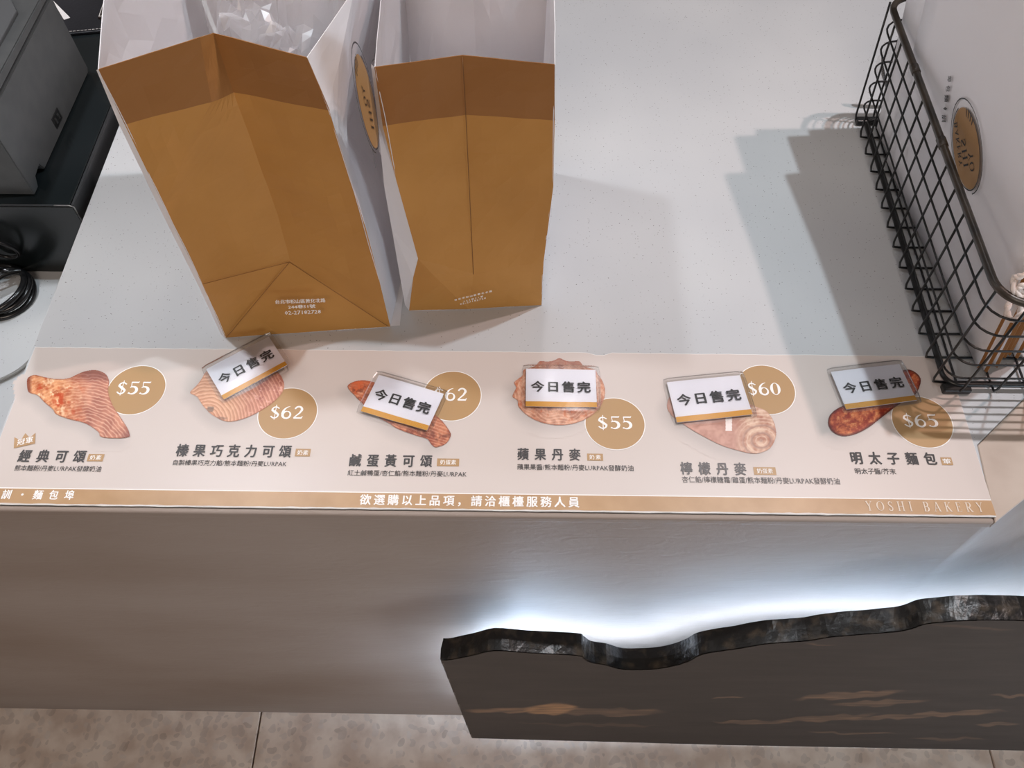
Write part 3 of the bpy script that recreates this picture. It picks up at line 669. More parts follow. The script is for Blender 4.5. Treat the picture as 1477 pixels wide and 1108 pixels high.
# --- the mug-shaped round logo, written once for a flat board, laid on any panel by a mapping
def logo(parent, mp_, nrm, rot_lines, full=True):
    """mp_(u, v) -> place; u, v in -1..1 over the round mark"""
    n = 40
    ring = [mp_(.86*math.cos(2*math.pi*i/n), .86*math.sin(2*math.pi*i/n)) for i in range(n)]
    dd = mesh('logo_disc', [p+nrm*.0016 for p in ring], [tuple(range(n))], m_bprint, parent)
    def ring_line(r_, ox, oy, a0, a1, w_):
        V = []; k = 30
        for i in range(k+1):
            a = math.radians(a0+(a1-a0)*i/k)
            for s in (-1, 1): V.append(mp_(ox+(r_+s*w_)*math.cos(a), oy+(r_+s*w_)*math.sin(a))+nrm*.0018)
        mesh('logo_outline', V, [(2*i, 2*i+1, 2*i+3, 2*i+2) for i in range(k)], m_black, dd)
    ring_line(.88, 0, 0, -170, 150, .016); ring_line(1.0, -.04, .05, 0, 290, .014)
    for q in range(4):
        a = math.radians(128+q*9)
        V = [mp_(r_*math.cos(a+s*.02), r_*math.sin(a+s*.02))+nrm*.0019 for r_ in (.70, .9) for s in (-1, 1)]
        mesh('logo_dash', V, [(0,1,3,2)], m_black, dd)
    for s, ox, oy, w_, h_ in rot_lines:
        V, Fc, wd = serif_geo(s, .12)
        mesh('logo_text', [mp_(ox+x/wd*w_, oy+y*h_)+nrm*(.0020+q*1e-5) for x, y, q in V], Fc, m_black, dd)
LT = [('YO', -.42, .18, .52, .30), ('SHI', -.30, -.22, .78, .30), ('BAKERY', -.50, -.62, 1.0, .18)]
# on the left bag's right side panel
def map_l(u, v):
    # round mark, hub on the panel; u runs along the bag's height, v along its depth
    c0 = at(527, 150, x=-.1165); e1 = (at(541, 228, x=-.1165)-at(513, 72, x=-.1165))*.5; e2 = (at(541, 158, x=-.1165)-at(512, 142, x=-.1165))*.5
    return c0+e1*u-e2*v
logo(lb, map_l, Vector((1,0,0)), [('YO', -.30, .10, .36, .26), ('SHI', -.1, -.22, .6, .28)])

# clear crumpled plastic inside the left bag
V = []; Fc = []; nu, nv = 26, 20
for j in range(nv+1):
    for i in range(nu+1):
        u, v = i/nu, j/nv
        p = Vector((-.285+.15*u, .565+.14*v, CT+.12+.11*v+.05*math.sin(u*3)))
        V.append(p+Vector((0,0,1))*.05*noise.fractal(p*16, .9, 2.2, 4)+Vector((1,0,0))*.012*noise.noise(p*30))
for j in range(nv):
    for i in range(nu): Fc.append((j*(nu+1)+i, j*(nu+1)+i+1, (j+1)*(nu+1)+i+1, (j+1)*(nu+1)+i))
m_film2 = bpy.data.materials.new('crumpled_film'); m_film2.use_nodes = True; N = m_film2.node_tree.nodes; L = m_film2.node_tree.links; N.clear()
o_ = N.new('ShaderNodeOutputMaterial'); t_ = N.new('ShaderNodeBsdfTransparent'); g_ = N.new('ShaderNodeBsdfGlossy'); g_.inputs['Roughness'].default_value = .3; d_ = N.new('ShaderNodeBsdfTranslucent'); d_.inputs[0].default_value = (.9,.9,.92,1)
d3 = N.new('ShaderNodeBsdfDiffuse'); d3.inputs[0].default_value = (.9,.9,.92,1)
x0_ = N.new('ShaderNodeMixShader'); L.new(d_.outputs[0], x0_.inputs[1]); L.new(d3.outputs[0], x0_.inputs[2])
x1_ = N.new('ShaderNodeMixShader'); x1_.inputs[0].default_value = .3; L.new(t_.outputs[0], x1_.inputs[1]); L.new(x0_.outputs[0], x1_.inputs[2])
x2_ = N.new('ShaderNodeMixShader'); x2_.inputs[0].default_value = .07; L.new(x1_.outputs[0], x2_.inputs[1]); L.new(g_.outputs[0], x2_.inputs[2]); L.new(x2_.outputs[0], o_.inputs[0])
o = mesh('plastic_bag', V, Fc, m_film2, None); tag(o, 'crumpled clear plastic bag inside the larger kraft paper bag', 'plastic bag')
# a white inner paper bag standing inside
pb = thing('pastry_packet', 'small white paper packet tucked inside the larger kraft bag', 'packet', (-.235, .62, CT+.002))
Q = [at(195,82,y=.600), at(262,95,y=.600), at(250,-30,y=.625), at(185,-30,y=.625)]
q2 = [V3(-.285,.598,.002), V3(-.215,.598,.002)]
m1 = mesh('packet_front', [q2[0], q2[1], V3(-.213,.604,.17), V3(-.286,.604,.17)], [(0,1,2,3)], m_white, pb); crumple(m1, 6, .005, 25, 9)
m1 = mesh('packet_back', [q2[0]+Vector((0,.035,0)), q2[1]+Vector((0,.035,0)), V3(-.213,.635,.185), V3(-.286,.635,.185)], [(0,1,2,3)], m_white, pb); crumple(m1, 6, .005, 25, 10)
m1 = mesh('packet_side', [q2[1], q2[1]+Vector((0,.035,0)), V3(-.213,.635,.185), V3(-.208,.62,.12), V3(-.213,.604,.17)], [(0,1,2,3,4)], m_white, pb); crumple(m1, 4, .003, 25, 11)

# --- right bag
rbg = thing('paper_bag', 'smaller kraft paper bag with a straight centre crease, right of the larger bag', 'paper bag', (-.05, .65, CT))
y0 = .526
K2 = {'TL': at(540,97,y=.526), 'AP': at(667,80,y=.535), 'TR': at(800,93,y=.529), 'HL': at(552,182,y=.525), 'HC': at(672,166,y=.533), 'HR': at(800,174,y=.529),
      'SL': at(572,262,y=.523), 'SC': at(677,270,y=.531), 'SR': at(798,270,y=.529), 'LE': at(603,373,y=.521), 'KC': at(683,394,y=.525), 'RE': at(784,378,y=.528),
      'QL': at(596,400,y=.5205), 'BL': at(590,448,z=.0008), 'BR': at(781,440,z=.0008), 'Q': at(636,408,y=.516), 'BM': at(676,446,z=.0008)}
fr2 = sheet_mesh('front_gusset', K2, [('HL','HC','AP','TL'), ('HC','HR','TR','AP'), ('SL','SC','HC','HL'), ('SC','SR','HR','HC'),
      ('LE','KC','SC','SL'), ('KC','RE','SR','SC'), ('QL','Q','LE'), ('Q','KC','LE'), ('BL','Q','QL'), ('BL','BM','Q'), ('BM','KC','Q'), ('BM','BR','KC'), ('BR','RE','KC')],
      [m_kraft, m_white, m_kraft2], rbg, [2,2]+[0]*11)
crumple(fr2, 5, .0016, 24, 5); solid(fr2)
fold_line('centre_crease', [K2['AP']+Vector((0,-.0003,-.001)), K2['HC']+Vector((0,-.0009,0)), K2['SC']+Vector((0,-.0012,0)), K2['KC']+Vector((0,-.0009,0))], rbg, m_kdark, .00024)
D2 = .19
rs2 = {'F0': K2['BR'].copy(), 'F1': K2['RE'].copy(), 'F2': K2['SR'].copy(), 'F4': K2['TR'].copy(),
       'G0': V3(.020,.62,.001), 'G1': V3(.026,.62,.08), 'G2': V3(.012,.60,.17), 'G4': V3(.022,.60,.285),
       'B0': V3(.020,.53+D2,.001), 'B1': V3(.024,.53+D2,.08), 'B2': V3(.02,.53+D2,.17), 'B4': V3(.02,.53+D2,.285)}
r2 = sheet_mesh('side_panel', rs2, [('F0','G0','G1','F1'), ('F1','G1','G2','F2'), ('F2','G2','G4','F4'), ('G0','B0','B1','G1'), ('G1','B1','B2','G2'), ('G2','B2','B4','G4')], [m_white, m_white], rbg)
crumple(r2, 4, .004, 16, 6); solid(r2)
ls2 = {'F0': K2['BL'].copy(), 'F1': K2['LE'].copy(), 'F2': K2['SL'].copy(), 'F4': K2['TL'].copy(),
       'G0': V3(-.116,.60,.001), 'G1': V3(-.117,.60,.08), 'G2': V3(-.124,.565,.17), 'G4': V3(-.112,.60,.285),
       'B0': V3(-.114,.53+D2,.001), 'B1': V3(-.118,.53+D2,.08), 'B2': V3(-.112,.53+D2,.17), 'B4': V3(-.112,.53+D2,.285), 'W': at(560,300,y=.5235)}
l2 = sheet_mesh('side_panel', ls2, [('F1','G1','G0','F0'), ('F2','G2','G1','F1'), ('F4','G4','G2','F2'), ('G1','B1','B0','G0'), ('G2','B2','B1','G1'), ('G4','B4','B2','G2')], [m_white, m_white], rbg)
crumple(l2, 4, .003, 16, 7); solid(l2)
mesh('edge_strip', [K2['TL']+Vector((-.003,.004,0)), K2['TL'], K2['HL'], K2['SL'], K2['LE'], K2['QL'], K2['BL'], K2['BL']+Vector((-.004,.004,.004)), at(565,330,y=.527), at(554,268,y=.527), K2['HL']+Vector((-.004,.004,0))],
     [(0,10,2,1), (10,9,3,2), (9,8,4,3), (8,7,5,4), (7,6,5)], m_white, rbg)
bk2 = {'A': V3(-.114,.53+D2,.001), 'B': V3(.020,.53+D2,.001), 'M': V3(-.047,.53+D2-.02,.10), 'N': V3(-.046,.53+D2-.035,.29), 'C': V3(.020,.53+D2,.285), 'Dd': V3(-.112,.53+D2,.285)}
b2 = sheet_mesh('back_gusset', bk2, [('B','A','M'), ('A','Dd','N','M'), ('B','M','N','C')], [m_kraft, m_white2], rbg)
crumple(b2, 4, .003, 16, 8); solid(b2)
mesh('bag_bottom', [V3(-.113,.525,.0008), V3(.018,.531,.0008), V3(.019,.53+D2,.0008), V3(-.113,.53+D2,.0008)], [(0,1,2,3)], m_white, rbg)
yy = lambda x: .5155+(x-655)*.00008
front_text(rbg, [('台北市松山區敦化北路', 656, 431.5, 710, 418.5, 2.6, yy, .02), ('244巷51號', 669, 433.5, 697, 426, 2.4, yy, .02), ('02-27182728', 664, 437.5, 701, 428.5, 2.4, yy, .015)], nr)

# ------------------------------------------------------------------ wire basket
bx0, bx1, by0, by1 = .386, .640, .432, .806        # foot of the walls
rx0, rx1, ry0, ry1, RZ = .372, .656, .419, .818, .150
def rrect(x0, x1, y0, y1, z, r, k=6):
    out = []
    for cx, cy, a0 in ((x1-r, y1-r, 0), (x0+r, y1-r, 90), (x0+r, y0+r, 180), (x1-r, y0+r, 270)):
        for i in range(k+1):
            a = math.radians(a0+90*i/k); out.append(V3(cx+r*math.cos(a), cy+r*math.sin(a), z))
    return out
bk_ = thing('wire_basket', 'black wire basket holding upright paper bags, at the right', 'basket', (.51, .62, CT))
tube('rim', rrect(rx0, rx1, ry0, ry1, RZ, .026, 8), .0034, m_rim, bk_, 10, True)
def lerp(a, b_, t): return a+(b_-a)*t
for k in range(1, 6):
    t = k/6
    tube('wire', rrect(lerp(bx0,rx0,t), lerp(bx1,rx1,t), lerp(by0,ry0,t), lerp(by1,ry1,t), lerp(.004,RZ,t), lerp(.012,.026,t), 5), .0011, m_wire, bk_, 6, True)
tube('base_ring', rrect(bx0+.006, bx1-.006, by0+.004, by1-.006, .0078, .014, 6), .0024, m_wire, bk_, 8, True)
def uwire(a_top, a_bot, b_bot, b_top):
    def mid(p, q, t): return p+(q-p)*t
    pts = [a_top, mid(a_top, a_bot, .5), mid(a_top, a_bot, .94), a_bot+(b_bot-a_bot).normalized()*.0015+Vector((0,0,.001)), mid(a_bot, b_bot, .03), mid(a_bot, b_bot, .5), mid(a_bot, b_bot, .97), b_bot-(b_bot-a_bot).normalized()*.0015+Vector((0,0,.001)), mid(b_top, b_bot, .94), mid(b_top, b_bot, .5), b_top]
    return tube('wire', pts, .0012, m_wire, bk_, 6)
for i in range(14):
    y = .4425+i*.0278; yr = .6185+(y-.6185)*1.045
    uwire(V3(rx0+.0015, yr, RZ-.002), V3(bx0-.003, y, .0022), V3(bx1+.003, y, .0022), V3(rx1-.0015, yr, RZ-.002))
for i in range(8):
    x = .405+i*.0315; xr = .514+(x-.514)*1.08
    uwire(V3(xr, ry0+.0015, RZ-.002), V3(x, by0-.003, .0045), V3(x, by1+.003, .0045), V3(xr, ry1-.0015, RZ-.002))
def collar(px, py, r_=.0042, ln=.011):
    p = at(px, py, z=RZ, x=rx0); p = V3(rx0, p.y, RZ)
    c_ = tube('rim_collar', [p+Vector((0,-ln/2,0)), p+Vector((0,-ln/2+.0005,0)), p+Vector((0,ln/2,0))], [r_*.9, r_, r_], m_rim, bk_, 12)
collar(1324, 92); collar(1368, 190)
for p in ((bx0+.016, by0+.002), (bx0+.010, by1-.004), (bx1-.03, by0+.002), (bx1-.03, by1-.004)):
    box('rubber_foot', p[0]-.012, p[0]+.014, p[1]-.0045, p[1]+.0045, CT+.0003, CT+.0075, m_plate, bk_, .0015, 2)

# bags standing in the basket
def bag_x(y, z): return .4675-.087*y-.17*z
p0 = (bag_x(.6, 0), .6, CT); nb = Vector((1, .087, .17)).normalized(); NB = -nb
def stood_bag(off, ya, yb, top_a, top_b, label, group, th=.0034, logo_on=False, rope=False, kraft=False, tilt=0.0):
    root = thing('carrier_bag', label, 'paper bag', (bag_x(.6,0)+off, .6, CT+.004), group)
    nu, nv = 10, 12
    def P_(u, v, s):
        y = lerp(ya, yb, u); zt = lerp(top_a, top_b, u); z = .008+(zt-.008)*v
        x = bag_x(y, z)+off+tilt*z + s*th + .0010*math.sin(u*7+off*300)*math.sin(v*5)
        return V3(x, y, z)
    for s, nm in ((0, 'outer_panel'), (1, 'inner_panel')):
        V = [P_(i/nu, j/nv, s) for j in range(nv+1) for i in range(nu+1)]
        Fc = [((j*(nu+1)+i), (j*(nu+1)+i+1), ((j+1)*(nu+1)+i+1), ((j+1)*(nu+1)+i)) for j in range(nv) for i in range(nu)]
        if not s: Fc = [f[::-1] for f in Fc]
        o = mesh(nm, V, Fc, [m_white2, m_white2], root, True); solid(o, .0004)
    # folded kraft gusset between the two white panels, near edge and far edge
    for u, yo in ((0, -.0022), (1, .0022)):
        V = []; 
        for j in range(nv+1):
            a_, c_ = P_(u, j/nv, 0), P_(u, j/nv, 1); m_ = (a_+c_)/2+Vector((0, yo, 0)); V += [a_, m_, c_]
        Fc = []
        for j in range(nv): Fc += [(3*j, 3*j+1, 3*j+4, 3*j+3), (3*j+1, 3*j+2, 3*j+5, 3*j+4)]
        mesh('folded_gusset', V, Fc, m_kraft2, root)
    return root
front_bag = stood_bag(0, .455, .735, .305, .33, 'white carrier bag with brown round logo, nearest in the basket', None)
rest = 'white carrier bag with kraft folded edge, packed behind the logo bag in basket'
rnd = random.Random(3)
others = []
for k in range(9):
    others.append(stood_bag(.0052+k*.0058, .452+rnd.uniform(-.004,.012)+.0025*k, .787+rnd.uniform(-.018,.012), .30+rnd.uniform(-.012,.008), .30+rnd.uniform(-.01,.01), rest, 'carrier bags packed in the wire basket', th=.0040))
# twisted paper rope handles of the first bags
def rope(parent, pts, r=.0023):
    P = smooth_path(pts, 10); V = []; Fc = []
    for s in (0, 1):
        Q = []
        for i, p in enumerate(P):
            t = (P[min(i+1, len(P)-1)]-P[max(i-1, 0)]).normalized(); a = t.cross(Vector((0,0,1)));
            if a.length < .1: a = t.cross(Vector((1,0,0)))
            a.normalize(); b_ = t.cross(a); an = i*.45+s*math.pi; Q.append(p+(a*math.cos(an)+b_*math.sin(an))*r*.4)
        tube_data(Q, r*.85, 6, False, V, Fc)
    return mesh('rope_handle', V, Fc, m_rope, parent, True)
rope(others[1], [at(1500,388,z=.17), at(1474,398,z=.165), at(1463,402,z=.16), at(1464,420,z=.155), at(1480,430,z=.15), at(1500,428,z=.15)])
rope(others[2], [at(1500,410,z=.16), at(1476,412,z=.16), at(1468,418,z=.155), at(1480,424,z=.15), at(1500,420,z=.15)])
rope(others[0], [at(1460,430,z=.13), at(1453,445,z=.125), at(1455,458,z=.12), at(1465,462,z=.12), at(1472,450,z=.125), at(1470,436,z=.13)])
# logo and printing on the front bag
def logo_b(u, v):
    # u to the reader's right of the mark, v up; the bag lies on its side so the mark is turned
    c_ = at_plane(1396, 214, p0, nb)
    a_ = at_plane(1418, 196, p0, nb)-c_; 
    e1 = (at_plane(1405, 290, p0, nb)-at_plane(1388, 150, p0, nb))*.5; e1 = e1
    e2 = (at_plane(1414, 200, p0, nb)-at_plane(1373, 214, p0, nb))*.5
    return c_+e1*(u)*.98+e2*(v)*1.02
logo(front_bag, logo_b, NB, [('YO', .10, .42, .40, -.30), ('SHI', -.22, .05, .62, -.32), ('BAKERY', -.62, -.35, .95, -.22)])
for ch, x, y, s in (('埠', 1372.5, 113, 8), ('包', 1370.5, 127, 8), ('麵', 1368.5, 141, 9), ('・', 1366.5, 156, 4), ('訓', 1364.5, 170, 9)):
    c_ = at_plane(x-2.5, y-s*.55, p0, nb); e1 = at_plane(x-2.5, y+s*.6, p0, nb)-c_; e2 = at_plane(x+3.5, y-s*.55, p0, nb)-c_
    V, Fc = text_fit(ch, 1, .02, 1)
    mesh('bag_print', [c_+e1*u+e2*v+NB*(.0022+q) for u, v, q in V], Fc, m_gprint, front_bag)

# clear plastic sleeve at the far end of the basket
sl = [(1303,52),(1285,62),(1266,82),(1262,94),(1266,110),(1275,138),(1283,162),(1292,180),(1300,178),(1306,120)]
V = [at(x, y, y=.832+.004*math.sin(i)) for i, (x, y) in enumerate(sl)]; V2 = [p+Vector((.004,.0015,.001)) for p in V]; n = len(V)
o = mesh('plastic_sleeve', V+V2, [tuple(range(n)), tuple(range(2*n-1, n-1, -1))]+[(i, (i+1) % n, n+(i+1) % n, n+i) for i in range(n)], m_pouch); tag(o, 'clear plastic sleeve standing at the far end of the wire basket', 'plastic sleeve')

# ------------------------------------------------------------------ cash drawer and receipt printer
DZ = .012
dr = thing('cash_drawer', 'low black metal cash drawer on the lower left counter', 'cash drawer', (-.68, .83, CT+LZ))
DX, DY = -.4835, .651
box('housing', -.92, DX, DY, 1.10, CT+LZ, CT+DZ-.003, m_draw, dr, .0015, 2)
prism('top_plate', [(-.92, DY-.0005), (DX-.003, DY-.0005), (DX-.003, 1.10), (-.92, 1.10)], CT+DZ-.0028, CT+DZ, m_draw, dr, .0008, 2)
prism('side_trim', [(DX-.0026, DY), (DX+.0006, DY), (DX+.0006, 1.10), (DX-.0026, 1.10)], CT+DZ-.030, CT+DZ-.001, m_draw2, dr, .0005, 1)
tube('corner_edge', [(DX-.02, DY-.0008, CT+DZ-.0004), (DX-.004, DY-.0008, CT+DZ-.0004), (DX+.0003, DY-.0004, CT+DZ-.003), (DX+.0008, DY-.0004, CT+DZ-.012)], .0006, m_metal, dr, 6)
tube('worn_edge', [(DX-.02, DY-.0006, CT+DZ-.0002), (DX-.09, DY-.0006, CT+DZ-.0002)], .0004, m_draw2, dr, 6)
pr = thing('receipt_printer', 'dark grey plastic receipt printer standing on the black cash drawer', 'printer', (-.62, .77, CT+DZ))
PX, PY0, PY1, PZ = -.5275, .664, .872, .112
# profile of the side wall with the notch in its foot
prof = [(PY0, DZ+.001), (PY0+.012, DZ+.001), (PY0+.018, DZ+.011), (PY0+.033, DZ+.013), (PY0+.037, DZ+.003), (PY1-.004, DZ+.001), (PY1, DZ+.005), (PY1-.002, PZ), (PY0+.01, PZ), (PY0, PZ-.012)]
def yz_prism(name, prof, x0, x1, m, parent, bevel=0):
    bm = bmesh.new(); A_ = [bm.verts.new((x0, p[0], CT+p[1])) for p in prof]; B_ = [bm.verts.new((x1, p[0], CT+p[1])) for p in prof]; n = len(prof)
    bm.faces.new(A_); bm.faces.new(B_[::-1])
    for i in range(n): bm.faces.new((A_[i], B_[i], B_[(i+1) % n], A_[(i+1) % n]))
    bmesh.ops.recalc_face_normals(bm, faces=bm.faces)
    if bevel: bmesh.ops.bevel(bm, geom=list(bm.edges), offset=bevel, segments=2, affect='EDGES')
    me = bpy.data.meshes.new(name); bm.to_mesh(me); bm.free(); return link(name, me, m, parent)
yz_prism('housing', prof, -.70, PX, m_dev, pr, .0010)
lidp = [(PY0+.004, PZ-.012), (PY0+.012, PZ+.0012), (PY1-.003, PZ+.0012), (PY1-.004, PZ+.012), (PY0+.06, PZ+.014), (PY0+.012, PZ+.008)]
yz_prism('top_case', [(PY0+.001, PZ+.0016), (PY1-.002, PZ+.0016), (PY1-.003, PZ+.010), (PY0+.05, PZ+.012), (PY0+.006, PZ+.008)], -.70, PX-.0012, m_dev, pr, .0012)
prism('paper_cover', [(-.698, PY0+.045), (PX-.03, PY0+.045), (PX-.016, PY0+.085), (PX-.016, PY1-.05), (PX-.03, PY1-.028), (-.698, PY1-.028)], CT+PZ+.0102, CT+PZ+.0150, m_devtop, pr, .0012, 2)
c = at(82, 171, x=PX)
box('usb_port', PX-.004, PX+.0006, c.y-.0105, c.y+.0105, c.z-.0075, c.z+.0075, m_plate, pr, .0008, 1)
for s in (-1, 1): box('port_contact', PX+.0003, PX+.0012, c.y-.0015+s*.004, c.y+.0015+s*.004, c.z-.0035, c.z+.0035, m_metal, pr)

# leather folder with white stitching and the sheet poking out behind the printer
zf = DZ+.003
A0, A1 = at(96,50,z=zf), at(160,44,z=zf)
lf = thing('leather_folder', 'black leather folder with white stitched edge behind the receipt printer', 'folder', tuple((A0+A1)/2+Vector((0,.09,-.003))))
ux = (A1-A0).normalized(); uy = Vector((-ux.y, ux.x, 0))
c0 = A0-ux*.06; pts = [c0, A1+ux*.07, A1+ux*.07+uy*.16, c0+uy*.16]
prism('cover', [(p.x, p.y) for p in pts], CT+DZ, CT+zf+.001, m_leather, lf, .0012, 2)
st = thing_st = []
V, Fc = [], []
nst = 46
for i in range(nst):
    a = c0+ux*(.004+i*.0046)+uy*.0032+Vector((0,0,.0018)); tube_data([a, a+ux*.0030], .00035, 5, False, V, Fc)
mesh('stitching', V, Fc, m_stitch, lf)
B0 = at(141,25.5,z=zf+.004); bl_ = thing('leather_pad', 'small dark brown leather pad with stitched corner on the black folder', 'pad', (B0.x+.04, B0.y+.06, CT+zf+.0012))
u2 = (at(165,23,z=zf+.004)-B0).normalized(); v2 = (at(150,0,z=zf+.004)-B0).normalized()
m_lb = mat('dark_brown_leather', (.03,.02,.016), .5)
pp = [B0, B0+u2*.1, B0+u2*.1+v2*.12, B0+v2*.12]
prism('cover', [(p.x, p.y) for p in pp], CT+zf+.0012, CT+zf+.0045, m_lb, bl_, .001, 2)
tube('stitching', [B0+v2*.118+Vector((.001,0,.0008)), B0+(u2+v2)*.0015+Vector((0,0,.0008)), B0+u2*.098+Vector((0,.001,.0008))], .0006, m_stitch, bl_, 5)
tri = [at(70,-4,z=zf+.002), at(92,28,z=zf+.002), at(101,25,z=zf+.002), at(74,-4,z=zf+.002)]
tri = [at(60,-25,z=zf+.002), at(92,28,z=zf+.002), at(101,25,z=zf+.002), at(76,0,z=zf+.002), at(60,-24,z=zf+.002)+Vector((.003,.002,0))]
o = prism('paper_slip', [(p.x, p.y) for p in tri], CT+zf+.0012, CT+zf+.0016, m_wplain, None); tag(o, 'white paper slip showing a pointed corner behind the printer', 'paper')

# ------------------------------------------------------------------ cables on the lower counter
def coil():
    root = thing('coiled_cable', 'thick black cable coiled flat in front of the cash drawer', 'cable', tuple(at(2, 428, z=LZ)))
    c = at(2, 428, z=LZ); V = []
    R0x, R0y = .0385, .034
    for q, (dx, dy, sx, sy, z0, th0) in enumerate(((0,0,1.0,1.0,.004,0), (.001,.002,.93,.92,.0105,.5), (-.004,.0,.97,1.03,.016,1.1))):
        pts = []
        for i in range(41):
            a = 2*math.pi*i/40+th0
            pts.append(Vector((c.x+dx+R0x*sx*math.cos(a), c.y+dy+R0y*sy*math.sin(a), c.z+z0+.0025*math.sin(a*2+q))))
        tube('cable_turn', pts[:-1], .0037, m_cable, root, 10, True)
    for s in (0, 1, 2):
        p = smooth_path([c+Vector((-.06,-.03+s*.006,.012)), c+Vector((-.02,-.008+s*.005,.020)), c+Vector((.012,.016+s*.003,.022)), c+Vector((.024,.024,.018-s*.004))], 8)
        tube('cable_strand', p, .0034, m_cable, root, 8)
    return root
coil()
c = at(0, 362, y=DY-.012)
pts = [Vector((c.x+.0165*math.cos(a), DY-.010-.006*math.sin(a), c.z+.020*math.sin(a))) for a in [2*math.pi*i/32 for i in range(32)]]
dz_ = CT+LZ+.0015-min(p.z for p in pts)
o = tube('cable_loop', pts, .0022, m_cable, None, 8, True); tag(o, 'thin black cable loop leaning on the front of the cash drawer', 'cable')
pth = smooth_path([at(-60,565,z=LZ+.003), at(-20,556,z=LZ+.003), at(8,545,z=LZ+.003), at(28,534,z=LZ+.003), at(44,520,z=LZ+.003), at(60,500,z=LZ+.003)], 6)
for p in pth: p.x = min(p.x, XL-.006)
o = tube('rubber_strip', pth, .0021, m_gcable, None, 8); tag(o, 'grey rubber strip curving along the lower left counter edge', 'rubber strip')

# ------------------------------------------------------------------ live-edge timber slab with light strip behind
YS, ST = .240, .023
topl = [(635,952.5),(650,952),(680,946),(713,939),(760,942),(832,946),(843,950),(853,956),(875,960),(899,966),(925,966.5),(950,965),(975,960),(993,954),(1008,946),(1030,941),(1065,936),(1100,930),(1136,927),(1165,925),(1194,920),(1240,916),(1291,912),(1312,908),(1333,901),(1360,898),(1387,896),(1430,895),(1477,896),(1540,900),(1620,905)]
botl = [(1750,1089),(1477,1083),(1050,1075),(680,1065)]
TP = [at(x, y, y=YS) for x, y in topl]; TP += [TP[-1]+Vector((dx, 0, dz)) for dx, dz in ((.08,.004),(.17,-.003),(.27,.006),(.40,.0))]; BT = [at(x, y, y=YS) for x, y in botl]
sl_ = thing('timber_slab', 'dark live-edge timber slab mounted upright before the counter front', 'timber slab', (.33, YS+ST/2, BT[-1].z))
xl = TP[0].x; xr = TP[-1].x; xs = np.array([p.x for p in TP]); zs = np.array([p.z for p in TP])
bxs = np.array([p.x for p in BT][::-1]); bzs = np.array([p.z for p in BT][::-1])
# core block with the wavy edge
tp2 = smooth_path(TP, 4)
rn = random.Random(9)
def slab_x(u): return u
bm = bmesh.new()
ns = len(tp2); rows = []
for side_, yv in ((0, YS+.0008), (1, YS+ST)):
    hi = [bm.verts.new((p.x + (.002*side_ if i == 0 else 0), yv, p.z+.0018*noise.noise(Vector((p.x*60, side_*3, 1))))) for i, p in enumerate(tp2)]
    lo = [bm.verts.new((max(p.x, BT[-1].x), yv, float(np.interp(p.x, bxs, bzs)))) for p in tp2]
    rows.append((hi, lo))
(h0, l0), (h1, l1) = rows
mid = [bm.verts.new((p.x, YS+ST*.5, p.z+.0015+.0022*noise.noise(Vector((p.x*45, 7, 2))))) for p in tp2]
for i in range(ns-1):
    bm.faces.new((l0[i], l0[i+1], h0[i+1], h0[i])); bm.faces.new((l1[i+1], l1[i], h1[i], h1[i+1]))
    bm.faces.new((h0[i], h0[i+1], mid[i+1], mid[i])); bm.faces.new((mid[i], mid[i+1], h1[i+1], h1[i])); bm.faces.new((l0[i+1], l0[i], l1[i], l1[i+1]))
bm.faces.new((l0[0], h0[0], mid[0], h1[0], l1[0])); bm.faces.new((l0[-1], l1[-1], h1[-1], mid[-1], h0[-1]))
bmesh.ops.recalc_face_normals(bm, faces=bm.faces)
for f in bm.faces: f.smooth = False
me = bpy.data.meshes.new('live_edge'); bm.to_mesh(me); bm.free()
m_bark = mat('bark_edge', (.02,.018,.016), .33); add_noise_col(m_bark, (.010,.010,.010), (.085,.065,.045), 70, 8, lo=.5, hi=.78, bump=.5, bscale=120, bdist=.002)
link('live_edge', me, m_bark, sl_)
# grained front face, painted plank colour with pale sapwood streaks
g = .0021
X, Z = np.meshgrid(np.arange(xl+.0005, xr, g), np.arange(min(bzs)-.001, max(zs)+.004, g))
topz = np.interp(X, [p.x for p in tp2], [p.z for p in tp2]); botz = np.interp(X, bxs, bzs)
leftx = xl+(BT[-1].x-xl)*np.clip((zs[0]-Z)/(zs[0]-BT[-1].z), 0, 1)
keep = (Z <= topz+.001) & (Z >= botz-.0015) & (X >= leftx)
Zc = np.clip(Z, botz, topz-.0002)
P = np.stack([X, np.full(X.shape, YS), Z], -1)-CAM; zc = P@_f; px = 738.5+F_PX*(P@RT)/zc; py = 554-F_PX*(P@UP)/zc
gr = .5*vnoise(px, py*14, 60, 1)+.3*vnoise(px, py*30, 40, 2)+.2*vnoise(px*2, py*60, 30, 3)
base = mixc(C(34,27,25), C(64,54,51), gr)
def streak(cx, cy, lx, ly, k, slope=0.0, seed=0, col=C(196,150,112)):
    global base
    yy_ = py-(cy+slope*(px-cx)); d = ((px-cx)/lx)**2+((yy_+2.5*(vnoise(px, py*2, 16, seed)-.5)*2)/ly)**2
    m_ = np.clip((1-d)*2.2, 0, 1)*(.45+.55*vnoise(px, py*20, 26, seed+5))
    base = mixc(base, col, m_*k)
streak(725, 1025, 60, 4, .8, -.04, 1); streak(795, 1023, 42, 8.5, 1.0, -.05, 2, C(214,160,110)); streak(870, 1027, 95, 6, .6, .0, 3); streak(850, 1045, 110, 2.5, .35, .02, 4)
streak(1225, 1003, 85, 6, .7, -.06, 5); streak(1270, 1014, 75, 5, .6, -.05, 6); streak(1050, 1007, 26, 1.4, .6, 0, 7); streak(1085, 1042, 60, 3, .6, -.01, 8)
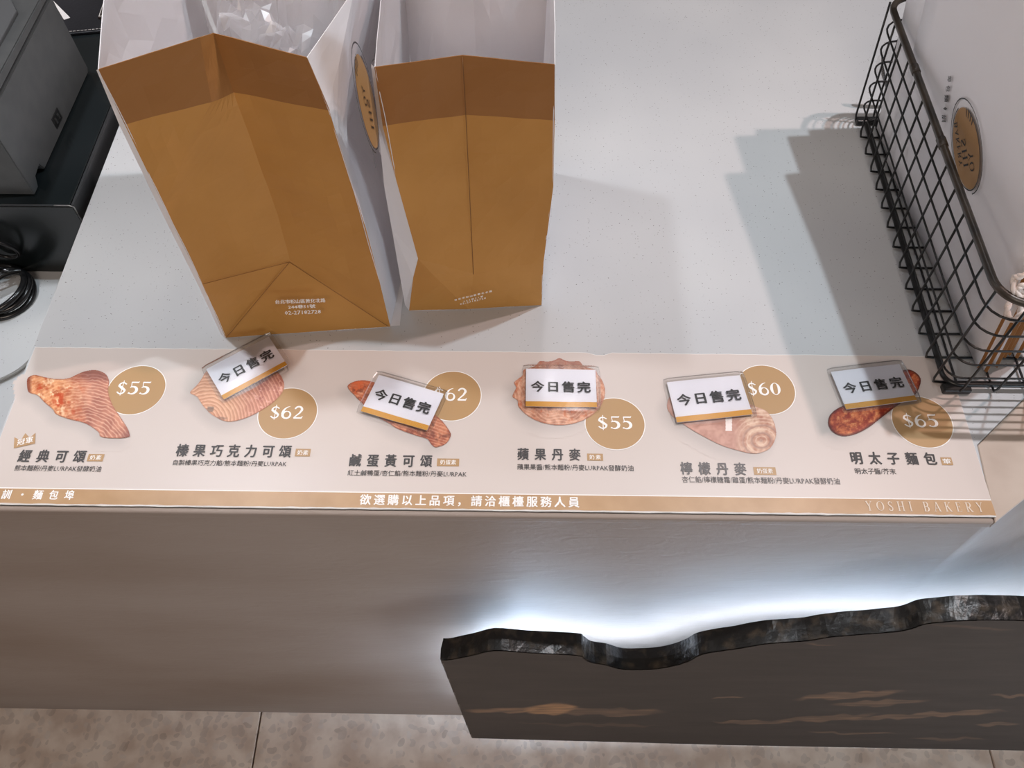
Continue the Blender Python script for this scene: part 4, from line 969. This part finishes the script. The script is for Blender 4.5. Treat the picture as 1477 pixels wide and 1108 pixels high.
streak(1190, 1036, 80, 5, .6, -.06, 9); streak(1330, 1032, 130, 4, .65, -.05, 10); streak(1230, 1058, 70, 1.6, .5, .0, 11); streak(1460, 1004, 35, 2, .6, 0, 12); streak(1440, 1045, 35, 2.5, .5, 0, 13)
streak(1400, 905, 70, 2, .3, .05, 14); streak(1185, 930, 25, 1.6, .5, 0, 15); streak(1370, 1066, 60, 2, .4, 0, 16)
m_wood = bpy.data.materials.new('dark_timber'); m_wood.use_nodes = True
N, L, b = nodes(m_wood); at_ = N.new('ShaderNodeAttribute'); at_.attribute_name = 'Col'; b.inputs['Roughness'].default_value = .55
hs = N.new('ShaderNodeHueSaturation'); L.new(at_.outputs['Color'], hs.inputs['Color']); L.new(hs.outputs[0], b.inputs['Base Color'])
colour_mesh('slab_face', X, np.full(X.shape, YS), Zc, keep, srgb(base)*.72, m_wood, sl_)
# light strip fixed behind it in a channel that follows the wavy edge, shining on the counter front
V = []; Fc = []; V2 = []; F2 = []
sp = [p for p in tp2 if p.x > xl+.042 and p.x < xr-.01][::4]
for i, p in enumerate(sp):
    z = min(p.z-.095-.05*math.exp(-(p.x-sp[0].x)/.03), .575)
    for y_, dz in ((YS+ST, .008), (YS+ST+.003, .008), (YS+ST+.003, .006), (YS+ST+.002, .005), (YS+ST+.002, -.005), (YS+ST+.003, -.006), (YS+ST+.003, -.008), (YS+ST, -.008)): V.append((p.x, y_, z+dz))
    V2 += [(p.x, YS+ST+.0045, z-.0045), (p.x, YS+ST+.0045, z+.0045)]
n = len(sp)
for i in range(n-1):
    for j in range(8): Fc.append((i*8+j, i*8+(j+1) % 8, (i+1)*8+(j+1) % 8, (i+1)*8+j))
mesh('light_strip_channel', V, Fc, m_silver, sl_)
# the strip also runs down behind the slab's left end
xv = sp[0].x; yl = YS+ST+.0045
box('light_strip_channel', xv-.008, xv+.008, YS+ST, YS+ST+.0012, .14, sp[0].z-.09, m_silver, sl_)
led_path = [Vector((xv, yl, z)) for z in np.linspace(.145, sp[0].z-.15, 10)]
led_low = [Vector((x, yl, .215)) for x in np.linspace(xv+.004, xv+.10, 5)]+[Vector((p.x, yl, min(p.z-.095-.05*math.exp(-(p.x-xv)/.03), .575))) for p in sp[1:]]
for x in (.05, .40, .75): box('wall_bracket', x-.01, x+.01, YS+ST, YF+.0005, .28, .30, m_plate, sl_)
m_led = bpy.data.materials.new('led_strip'); m_led.use_nodes = True; N, L, b = nodes(m_led)
b.inputs['Emission Color'].default_value = (.60,.77,1,1); b.inputs['Emission Strength'].default_value = 46
tube('light_strip', led_path, .0032, m_led, sl_, 8)
tube('light_strip', led_low, .0032, m_led, sl_, 8)
box('light_strip_channel', xv, xv+.105, YS+ST, YS+ST+.0012,   .208, .222, m_silver, sl_)
